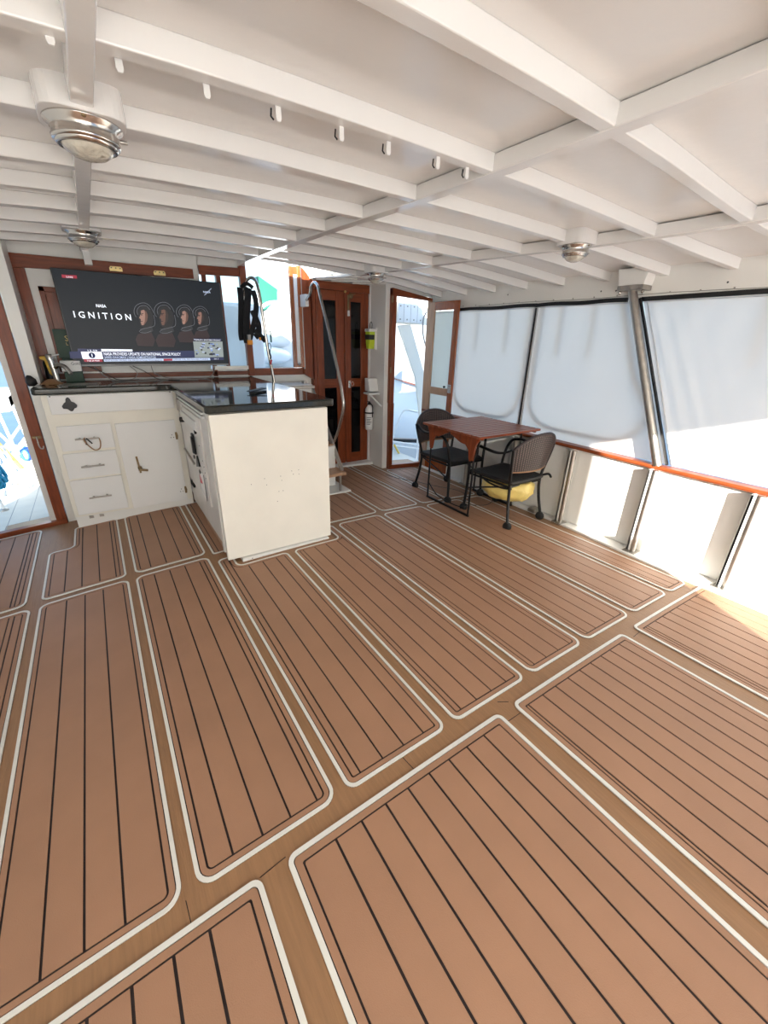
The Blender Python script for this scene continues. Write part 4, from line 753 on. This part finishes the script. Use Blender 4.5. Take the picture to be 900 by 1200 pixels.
rl([(1.24, 4.20, 1.70), (1.25, 4.16, 1.79), (1.28, 4.10, 1.87), (1.315, 4.04, 1.87), (1.33, 4.0, 1.79), (1.345, 3.99, 1.60), (1.37, 3.99, 1.29), (1.395, 3.99, 1.10), (1.405, 3.99, .96), (1.41, 3.99, .55)], .0135, 'tube', 'steel', hl)
MB().lathe([(.03, 0), (.03, .012), (.014, .02)], (1.41, 3.99, .54), n=14).build('flange', 'steelb', hl)
MB().tube([(1.24, 4.20, 1.70), (1.26, 4.355, 1.68)], .0135, 8).build('end_arm', 'steel', hl)
# harness hanging on the left rail
hn = thing('safety_harness', (1.28, 4.1, 1.35), 'black webbing safety harness with yellow buckles hanging on the left handrail', 'harness')
def strap(pts, w_=.028, m='webbing', n='strap'): return MB().sweep(smoothpath(pts, 5), [(-w_ / 2, -.004), (w_ / 2, -.004), (w_ / 2, .004), (-w_ / 2, .004)], up=(0, -1, .05), smooth=False).build(n, m, hn)
strap([(1.205, 4.120, 1.80), (1.195, 4.090, 1.68), (1.180, 4.090, 1.55), (1.170, 4.100, 1.43), (1.175, 4.100, 1.37)], .05)
strap([(1.270, 4.090, 1.80), (1.245, 4.060, 1.70), (1.220, 4.060, 1.56), (1.205, 4.060, 1.44), (1.210, 4.070, 1.35)], .06)
strap([(1.300, 4.060, 1.78), (1.310, 4.030, 1.68), (1.285, 4.020, 1.56), (1.250, 4.030, 1.45), (1.220, 4.040, 1.37)], .045)
strap([(1.270, 4.030, 1.62), (1.310, 4.020, 1.50), (1.300, 4.010, 1.43), (1.270, 4.020, 1.40)], .05); strap([(1.270, 4.010, 1.46), (1.320, 4.010, 1.41), (1.365, 4.020, 1.37)], .045)
strap([(1.210, 4.100, 1.80), (1.250, 4.060, 1.83), (1.300, 4.050, 1.80)], .03)
B(1.195, 1.24, 4.0, 4.03, 1.335, 1.375).build('buckle', 'orange', hn, bevel=.004, label='yellow buckle'); B(1.20, 1.225, 4.0, 4.025, 1.375, 1.42).build('buckle_tongue', 'gplast', hn)
B(1.295, 1.312, 3.98, 3.995, 1.375, 1.40).build('buckle', 'orange', hn, bevel=.003, label='small yellow buckle'); B(1.39, 1.40, 3.95, 3.965, 1.36, 1.46).build('edge_piece', 'teal', hn)
MB().tube([(1.375 + .012 * math.cos(t * .6283), 3.955, 1.325 + .03 * math.sin(t * .6283)) for t in range(10)], .0035, 6, closed=True).build('carabiner', 'blackm', hn)
MB().tube(smoothpath([(1.375, 3.955, 1.295), (1.372, 3.955, 1.27), (1.38, 3.955, 1.24), (1.375, 3.955, 1.215)], 4), .007, 6).build('tether', 'blackm', hn)
MB().tube([(1.385, 3.955, 1.21), (1.37, 3.955, 1.17)], .008, 6).build('toggle', 'redprint', hn); MB().tube([(1.378, 3.955, 1.17), (1.379, 3.955, 1.04)], .0015, 5).build('line', 'ink', hn)
# ------------------------------------------------------------------ TABLE
tb = thing('folding_table', (2.86, 2.65, -.03), 'varnished slatted wooden folding table between the two black chairs', 'table')
TX0, TX1, TY0, TY1, TZ = 2.43, 3.19, 2.24, 2.97, .715
ns = 13; sw = (TY1 - TY0) / ns
for i in range(ns): B(TX0, TX1, TY0 + i * sw + .0055, TY0 + (i + 1) * sw - .0055, TZ - .018, TZ).build('slat', 'tablew', tb, bevel=.0015)
for x in (TX0 + .04, TX1 - .06): B(x, x + .02, TY0 + .02, TY1 - .02, TZ - .032, TZ - .018).build('batten', 'mahogh', tb)
B(TX0 + .012, TX1 - .012, TY0 + .008, TY1 - .008, TZ - .0185, TZ - .013).build('slat_gap_shade', 'dark', tb)  # black sheet that puts painted shade between the slats
def bracket(y0, y1, m=1):
    # scrolled bracket under the near edge: straight top, long foot at one end, curved underside
    P = [(0, 0), (1, 0), (1, -.12), (.93, -.30), (.86, -.95), (.78, -1.0), (.74, -.85), (.70, -.55), (.58, -.38), (.42, -.36), (.30, -.30), (.15, -.20), (0, -.12)]
    q = [(y0 + (y1 - y0) * p[0], TZ - .02 + p[1] * .21) for p in P]; return MB().prism(q, 'x', TX0 + .03, TX0 + .052).build('bracket', 'mahog', tb, bevel=.002)
bracket(2.62, 2.29); bracket(2.66, 2.92)
fz = zf(2.5)
def rod(pts, r=.008, n='leg', m='blackm'): return MB().tube(pts, r, 8).build(n, m, tb)
rod([(2.50, 2.35, fz + .012), (2.50, 2.35, .50)], .0085); rod([(2.50, 2.91, fz + .012), (2.50, 2.91, .52)], .0085)
MB().bar((2.50, 2.34, fz + .014), (2.50, 2.92, fz + .014), .014, .02).build('foot_bar', 'blackm', tb)
rod(smoothpath([(2.50, 2.36, .08), (2.50, 2.47, .035), (2.50, 2.62, .03), (2.50, 2.78, .05), (2.50, 2.90, .13)], 6), .005, 'brace')
rod([(2.50, 2.35, .50), (2.505, 2.31, .66)], .0085); rod([(2.50, 2.91, .52), (2.505, 2.94, .66)], .0085)
fz2 = zf(3.1); rod([(3.11, 2.38, fz2 + .03), (3.11, 2.38, .68)]); rod([(3.11, 2.88, fz2 + .03), (3.11, 2.88, .68)]); MB().bar((3.11, 2.37, fz2 + .02), (3.11, 2.89, fz2 + .02), .014, .02).build('foot_bar', 'blackm', tb)
B(2.50, 3.11, 2.60, 2.63, TZ - .05, TZ - .02).build('stretcher', 'blackm', tb)
# ------------------------------------------------------------------ CHAIRS (local frame: faces +Y, floor at 0)
def chair(label):
    c = thing('wicker_chair', (0, 0, 0), label, 'chair', 'black wicker chairs on castors')
    hw, yr, yf = .222, -.255, .255
    def caster(x, y):
        k = MB().lathe([(.001, -.020), (.026, -.020), (.035, -.013), (.038, -.004), (.034, -.001), (.034, .001), (.038, .004), (.035, .013), (.026, .020), (.001, .020)], (x, y, .039), (1, .25, 0), n=18).build('caster', 'rubber', c)
        MB().lathe([(.001, .03), (.017, .04), (.019, .06), (.012, .075)], (x, y, 0), n=12).build('housing', 'black', k)
    def leg(pts): MB().tube(smoothpath(pts, 6), .0125, 10).build('leg', 'blackm', c)
    for s in (-1, 1):
        for y in (yr, yf): caster(s * hw, y)
        leg([(s * hw, yf, .06), (s * .216, yf - .012, .25), (s * .224, yf - .02, .44), (s * .248, yf - .035, .57), (s * .262, yf - .08, .635), (s * .268, yf - .16, .655)])
        leg([(s * hw, yr, .06), (s * .205, yr + .035, .22), (s * .198, yr + .05, .36), (s * .214, yr + .045, .46), (s * .246, yr + .026, .60), (s * .262, yr + .016, .69)])
        MB().sweep(smoothpath([(s * .268, .10, .656), (s * .272, .02, .648), (s * .270, -.08, .64), (s * .268, -.16, .655), (s * .262, -.225, .69)], 5), [(-.016, -.007), (.016, -.007), (.018, .002), (.010, .009), (-.010, .009), (-.018, .002)], up=(0, 0, 1)).build('armrest', 'black', c)
        MB().tube([(s * .20, yr + .05, .365), (s * .215, yf - .02, .375)], .010, 8).build('side_rail', 'blackm', c)
        MB().tube(smoothpath([(s * .205, -.18, .36), (s * .20, .0, .31), (s * .212, .22, .24)], 5), .007, 7).build('brace', 'blackm', c)
    for y, z in ((-.20, .365), (.235, .375)): MB().tube([(-.21, y, z), (.21, y, z)], .010, 8).build('cross_rail', 'blackm', c)
    # seat
    def sp(u, v):
        x = (u * 2 - 1); y = (v * 2 - 1); ww = .222 - .012 * (y * y); return Vector((x * ww, y * .235 + .005, .415 - .012 * (1 - x * x) * (1 - y * y) + .006 * (x * x) - .012 * max(0, y - .8) * 5))
    s_ = MB().grid(sp, 16, 16); so = s_.build('seat', 'seatp', c, recalc=False); md = so.modifiers.new('solid', 'SOLIDIFY'); md.thickness = .032; md.offset = -1; b = so.modifiers.new('bevel', 'BEVEL'); b.width = .012; b.segments = 3; b.limit_method = 'ANGLE'
    # curved woven back
    def bp(u, v):
        x = u * 2 - 1; top = .805 - .115 * abs(x) ** 2.4; bot = .50 + .0 * x; z = bot + (top - bot) * v; t = (z - .5) / .3
        return Vector((x * (.212 + .056 * min(1, t + .1) ** .8), yr + .040 - .036 * t - .062 * (1 - x * x), z))
    g = MB().grid(bp, 24, 14); g.uv = [(i / 24, j / 14) for j in range(15) for i in range(25)]
    bo = g.build('backrest', 'wicker', c, recalc=False); md = bo.modifiers.new('solid', 'SOLIDIFY'); md.thickness = .010; md.offset = 0
    top = [bp(i / 24, 1) for i in range(25)]; MB().tube([bp(0, 0)] + [bp(0, k / 6) for k in range(1, 6)] + top + [bp(1, 1 - k / 6) for k in range(1, 7)], .013, 9).build('back_frame', 'wickerd', c)
    MB().tube([bp(i / 24, 0) for i in range(25)], .008, 8).build('back_rail', 'cane', c, label='tan lower rail of the backrest')
    return c
c1 = chair('black wicker chair on castors beyond the table, beside the open wooden door')
c1.location = (2.815, 2.975, zf(2.81) - .004); c1.rotation_euler = (0, 0, math.pi)
c2 = c1.copy(); COL.objects.link(c2); c2['label'] = 'black wicker chair on castors nearest the camera, yellow bag under its seat'; c2.location = (2.835, 2.265, zf(2.835) - .004); c2.rotation_euler = (0, 0, .02)
def kids(o): return [x for x in list(bpy.data.objects) if x.parent == o]
def cptree(a, b):
    for ch in kids(a): d = ch.copy(); COL.objects.link(d); d.parent = b; cptree(ch, d)
cptree(c1, c2)
# yellow bag slung under the near chair
bgx, bgy = 2.85, 2.24
def bagf(u, v):
    a = u * 2 * math.pi; p = v * math.pi; r = math.sin(p) ** .38; d = Vector((math.cos(a) * r, math.sin(a) * r, math.cos(p)))
    n1 = noise.noise(d * 2.2) * .16 + noise.noise(d * 5) * .10 + noise.noise(d * 11) * .05
    zz = .255 + .10 * d.z * (1 if d.z > 0 else 1.05) * (1 + n1)
    return Vector((bgx - .01 + .205 * d.x * (1 + n1 * .5), bgy + .232 * d.y * (1 + n1 * .5), min(zz, .322)))
bag = MB().grid(bagf, 40, 20).build('plastic_bag', 'bag', label='yellow plastic bag slung under the seat of the near chair', cat='bag', weld=.0005)
MB().tube(smoothpath([(bgx - .20, bgy + .1, .305), (bgx - .215, bgy + .02, .295), (bgx - .21, bgy - .1, .29), (bgx - .19, bgy - .19, .30)], 5), .008, 7).build('drawstring', 'webbing', bag, label='black drawstring')
MB().tube(smoothpath([(bgx + .19, bgy - .18, .36), (bgx + .22, bgy - .23, .38), (bgx + .25, bgy - .24, .35)], 5), .010, 7).build('handle', 'webbing', bag, label='black carry handle')
# thin cable on the deck behind the table
def fp(x, y, z=.006): return (x, y, zf(x) + z)
MB().tube(smoothpath([fp(2.55, 3.72), fp(2.62, 3.52), fp(2.72, 3.38), fp(2.80, 3.20), fp(2.95, 2.95), fp(2.88, 2.72), fp(2.7, 2.62), fp(2.9, 2.5), fp(3.15, 2.62)], 7), .0035, 6).build('deck_cable', 'ink', label='thin grey cable lying on the deck under the table', cat='cable')
B(3.13, 3.235, 2.12, 2.20, -.045, -.01).build('deck_fitting', 'steelb', label='small metal deck fitting by the side wall behind the near chair', cat='fitting', bevel=.008)
# ------------------------------------------------------------------ OUTSIDE
MB().box(-900, 900, -900, 1400, -1.65, -1.6).build('harbour_water', 'water', kind='structure', recalc=True)
def ridge():
    mb = MB(); n = 60
    for i in range(n):
        x0 = -900 + i * 30; h0 = 14 + 12 * noise.noise(Vector((x0 * .006, 1, 0))); h1 = 14 + 12 * noise.noise(Vector(((x0 + 30) * .006, 1, 0)))
        mb.add([(x0, 700, -2), (x0 + 30, 700, -2), (x0 + 30, 760, h1), (x0, 760, h0), (x0 + 30, 1000, h1 * 1.4), (x0, 1000, h0 * 1.4)], [(0, 1, 2, 3), (3, 2, 4, 5)], True)
    return mb
ridge().build('shore', 'land', kind='structure', recalc=False)
sdk = MB().prism([(-1.25, 4.1), (-.54, 4.1), (-.54, 9.5), (-1.05, 9.5)], 'z', -.25, -.10).build('side_deck', 'deckw', kind='structure')
for x in (-.98, -.86, -.72): MB().bar((x, 4.12, -.0995), (x, 9.0, -.0995), .004, .002).build('deck_joint', 'gplast', sdk)
B(-.54, -.50, 4.4, 9.0, -.12, .95).build('cabin_side', 'gel', kind='structure')
prt = thing('guard_rail', (-.95, 5.4, -.1), 'white tubular guard rail along the left side deck outside', 'railing')
def tb_(pts, r, m, par, n='tube'): return MB().tube(pts, r, 8).build(n, m, par)
for y in (4.73, 5.55, 6.25, 7.2):
    tb_([(-.93, y, -.1), (-.99, y, .55)], .014, 'gel', prt, 'post'); MB().lathe([(.035, 0), (.035, .01), (.015, .02)], (-.93, y, -.1), n=12).build('foot', 'steelb', prt)
for z, x in ((.55, -.99), (.24, -.965)): tb_([(x, 4.2, z), (x, 9, z)], .014, 'gel', prt, 'bar')
tb_([(-.99, 4.75, .55), (-.90, 5.55, -.08)], .013, 'gel', prt, 'diagonal'); tb_([(-.96, 5.55, .5), (-.92, 4.9, -.02)], .013, 'gel', prt, 'diagonal'); tb_([(-.99, 5.6, .55), (-.90, 6.4, -.05)], .013, 'gel', prt, 'diagonal')
tb_(smoothpath([(-.86, 5.1, .4), (-.80, 5.2, -.0), (-.78, 5.25, -.07), (-.76, 5.32, -.06)], 5), .012, 'gel', prt, 'hoop')
wp = MB().bar((-.93, 5.3, .42), (-.85, 5.62, .05), .03, .03).build('boat_hook', 'hose', label='tan wooden pole leaning on the left guard rail outside', cat='pole')
gr = thing('rail_box', (-.93, 6.6, .5), 'white box mounted on the left guard rail outside', 'box')
B(-1.02, -.84, 6.0, 6.45, .58, .80).build('box_body', 'gel', gr, bevel=.03); B(-.86, -.84, 6.05, 6.4, .62, .74).build('box_side', 'gplast', gr, bevel=.01)
MB().lathe([(.08, 0), (.09, .01), (.05, .04)], (-.92, 5.9, .20), (0, 0, 1), n=18).build('tray', 'gel', gr)
cr = thing('blue_rope', (-.97, 4.7, .1), 'coil of light blue rope hanging on the left guard rail outside', 'rope')
random.seed(5)
for k in range(16):
    yy = 4.62 + k * .018; MB().tube(smoothpath([(-.915 + random.uniform(-.03, .02), yy, .42), (-.90 + random.uniform(-.03, .02), yy + .03, .27), (-.89 + random.uniform(-.02, .02), yy + .07, .13 + random.uniform(-.03, .03)), (-.92, yy + .03, .14), (-.935 + random.uniform(-.02, .02), yy - .01, .29), (-.925, yy, .42)], 4), .010, 6).build('strand', 'rope', cr)
rb = thing('rope_coil', (-.87, 6.3, .0), 'small coil of dark blue rope on the left guard rail further forward', 'rope')
for k in range(4): MB().tube([(-.87 + (.03 + .01 * k) * math.cos(t * .7), 6.2 + .02 * k, .06 + (.06 + .008 * k) * math.sin(t * .7)) for t in range(9)], .010, 6, closed=True).build('turn', 'roped', rb)
# foredeck seen through the companionway and the windows
B(-.40, 3.0, 4.6, 11, .3, .98).build('fore_cabin', 'gel', kind='structure', bevel=.03)
B(.55, 1.75, 5.2, 6.4, .98, 1.75).build('deck_locker', 'gel', label='white deck locker seen through the window right of the television', cat='locker', bevel=.04)
dg = thing('covered_dinghy', (2.6, 7.2, .98), 'white covered dinghy stowed on the foredeck, seen through the companionway', 'boat')
def hullf(u, v):
    a = (u - .5) * 2; t = v; wdt = .55 * (1 - abs(a) ** 3) ** .5 + .02; ang = math.pi * t
    return Vector((2.75 + math.cos(ang) * wdt, 7.3 + a * 1.1, 1.10 + math.sin(ang) * (.75 - .25 * a) + .03 * math.sin(a * 14)))
MB().grid(hullf, 24, 14).build('cover', 'gel', dg, recalc=False); B(2.15, 3.3, 6.3, 8.2, .98, 1.12).build('chock', 'gel', dg, bevel=.03)
MB().tube([(2.12, 6.35 + k * .25, 1.22 + .03 * math.sin(k)) for k in range(8)], .012, 6).build('lashing', 'gplast', dg)
def lobe(cx, cy, cz, rx, ry, rz_): return MB().grid(lambda u, v: Vector((cx + rx * math.cos(u * 6.283) * math.sin(v * math.pi), cy + ry * math.sin(u * 6.283) * math.sin(v * math.pi), cz + rz_ * math.cos(v * math.pi))), 24, 14)
lobe(3.35, 7.6, 1.9, .42, .8, 1.05).build('cover_peak', 'gel', dg, recalc=False)
lobe(2.45, 6.5, 1.45, .26, .3, .22).build('fender', 'gel', dg, recalc=False); lobe(2.2, 6.3, 1.15, .3, .25, .12).build('cushion', 'gel', dg, recalc=False)
cn = thing('teal_canopy', (3.2, 9, 1.7), 'teal canvas canopy stretched over the foredeck outside', 'canopy')
MB().add([(2.88, 8.6, 2.44), (3.75, 9.2, 2.10), (3.6, 8.4, 1.98), (2.75, 8.2, 2.0), (2.9, 9.2, 2.46)], [(0, 1, 2, 3), (0, 4, 1)]).build('canvas', 'teal', cn, solid=.01, recalc=False)
MB().add([(2.75, 8.2, 2.0), (3.6, 8.4, 1.98), (3.5, 8.3, 1.85), (2.72, 8.2, 1.72)], [(0, 1, 2, 3)]).build('valance', 'teal', cn, solid=.01, recalc=False)
MB().tube(smoothpath([(2.6, 8.1, 1.78), (2.8, 8.0, 1.95), (3.1, 8.05, 1.98), (3.5, 8.1, 1.86)], 6), .03, 8).build('hoop', 'gel', cn)
for x in (2.95, 3.65): MB().tube([(x, 8.9, .98), (x, 8.9, 2.3)], .02, 8).build('post', 'gel', cn)
# starboard side outside the right-hand doorway
B(2.74, 3.55, 4.03, 9.5, -.28, -.14).build('starboard_deck', 'deckw', kind='structure')
pb = thing('bolted_board', (3.46, 4.6, 1.6), 'white board with eight bolts outside the right-hand doorway, on a slanting brace', 'board')
B(3.27, 3.66, 4.60, 4.63, 1.615, 1.835).build('board', 'gel', pb, bevel=.004)
for i in range(4):
    for z in (1.65, 1.80): MB().lathe([(.009, 0), (.009, .006), (.003, .008)], (3.30 + i * .107, 4.60, z), (0, -1, 0), n=10).build('bolt', 'steelb', pb)
for i in range(3): B(3.352 + i * .107, 3.356 + i * .107, 4.5985, 4.60, 1.62, 1.83).build('joint', 'gplast', pb)
MB().prism([(3.30, 1.58), (3.50, 1.60), (3.86, .80), (3.98, -.14), (3.86, -.14), (3.62, .95)], 'y', 4.64, 4.67).build('brace', 'cream', pb, bevel=.004)
B(3.05, 4.0, 4.68, 4.72, 1.60, 2.1).build('crossboard', 'cream', pb)
MB().tube(smoothpath([(3.73, 4.58, 1.8), (3.66, 4.58, 1.68), (3.66, 4.58, 1.5), (3.74, 4.58, 1.3)], 6), .010, 8).build('hose', 'gplast', pb)
sr = thing('side_rail', (3.7, 4.95, -.14), 'white tubular side rail outside the right-hand doorway', 'railing')
MB().tube(smoothpath([(3.44, 4.9, .0), (3.50, 4.9, .20), (3.60, 4.9, .42), (3.68, 4.9, .47), (3.82, 4.9, .44), (3.99, 4.9, .40)], 5), .014, 8).build('top_tube', 'gel', sr)
for x in (3.93, 3.985): tb_([(x, 4.9, .42), (x, 4.9, -.5)], .013, 'gel', sr, 'post')
tb_([(3.44, 4.9, .03), (4.0, 4.9, -.10)], .012, 'gel', sr, 'bar'); tb_([(3.44, 4.9, -.03), (4.0, 4.9, -.16)], .012, 'gel', sr, 'bar'); tb_([(3.5, 4.9, -.05), (3.85, 4.9, -.5)], .018, 'gel', sr, 'diagonal')
MB().bar((3.40, 5.1, .02), (4.3, 5.1, -.10), .10, .05).build('fender_strip', 'black', label='black rubbing strip outside the right-hand doorway', cat='strip')
tb_([(3.42, 4.8, -.0), (3.72, 4.8, -.46)], .016, 'hose', None, 'yellow_hose'); tag(bpy.data.objects['yellow_hose'], 'yellow hose slanting down outside the right-hand doorway', 'hose')
nb = thing('neighbour_boat', (8, 11, -1.6), 'white neighbouring boat with a thin brown stripe, seen through the right-hand doorway', 'boat')
def nh(u, v): y = 6.5 + u * 12; bulge = .5 * math.sin(math.pi * min(1, v * 1.1)); return Vector((5.6 + .30 * (y - 6.5) - bulge * .5, y, -1.6 + 2.1 * v))
MB().grid(nh, 20, 10).build('hull', 'gel', nb, recalc=False)
MB().add([(5.6 + .30 * (y - 6.5), y, z) for y in (6.5, 18.5) for z in (.5, 1.2)] + [(9.5, y, z) for y in (6.5, 18.5) for z in (.5, 1.2)], [(0, 1, 3, 2), (4, 6, 7, 5), (0, 4, 5, 1), (2, 3, 7, 6), (1, 5, 7, 3)]).build('topsides', 'gel', nb)
MB().add([(5.9 + .30 * (y - 6.5), y, z) for y in (7, 16) for z in (1.2, 2.9)] + [(9.4, y, z) for y in (7, 16) for z in (1.2, 2.9)], [(0, 1, 3, 2), (4, 6, 7, 5), (0, 4, 5, 1), (2, 3, 7, 6), (1, 5, 7, 3)]).build('deckhouse', 'gel', nb)
MB().bar((5.585, 6.5, .50), (9.19, 18.5, .50), .05, .035).build('stripe', 'teak', nb, label='thin brown stripe')
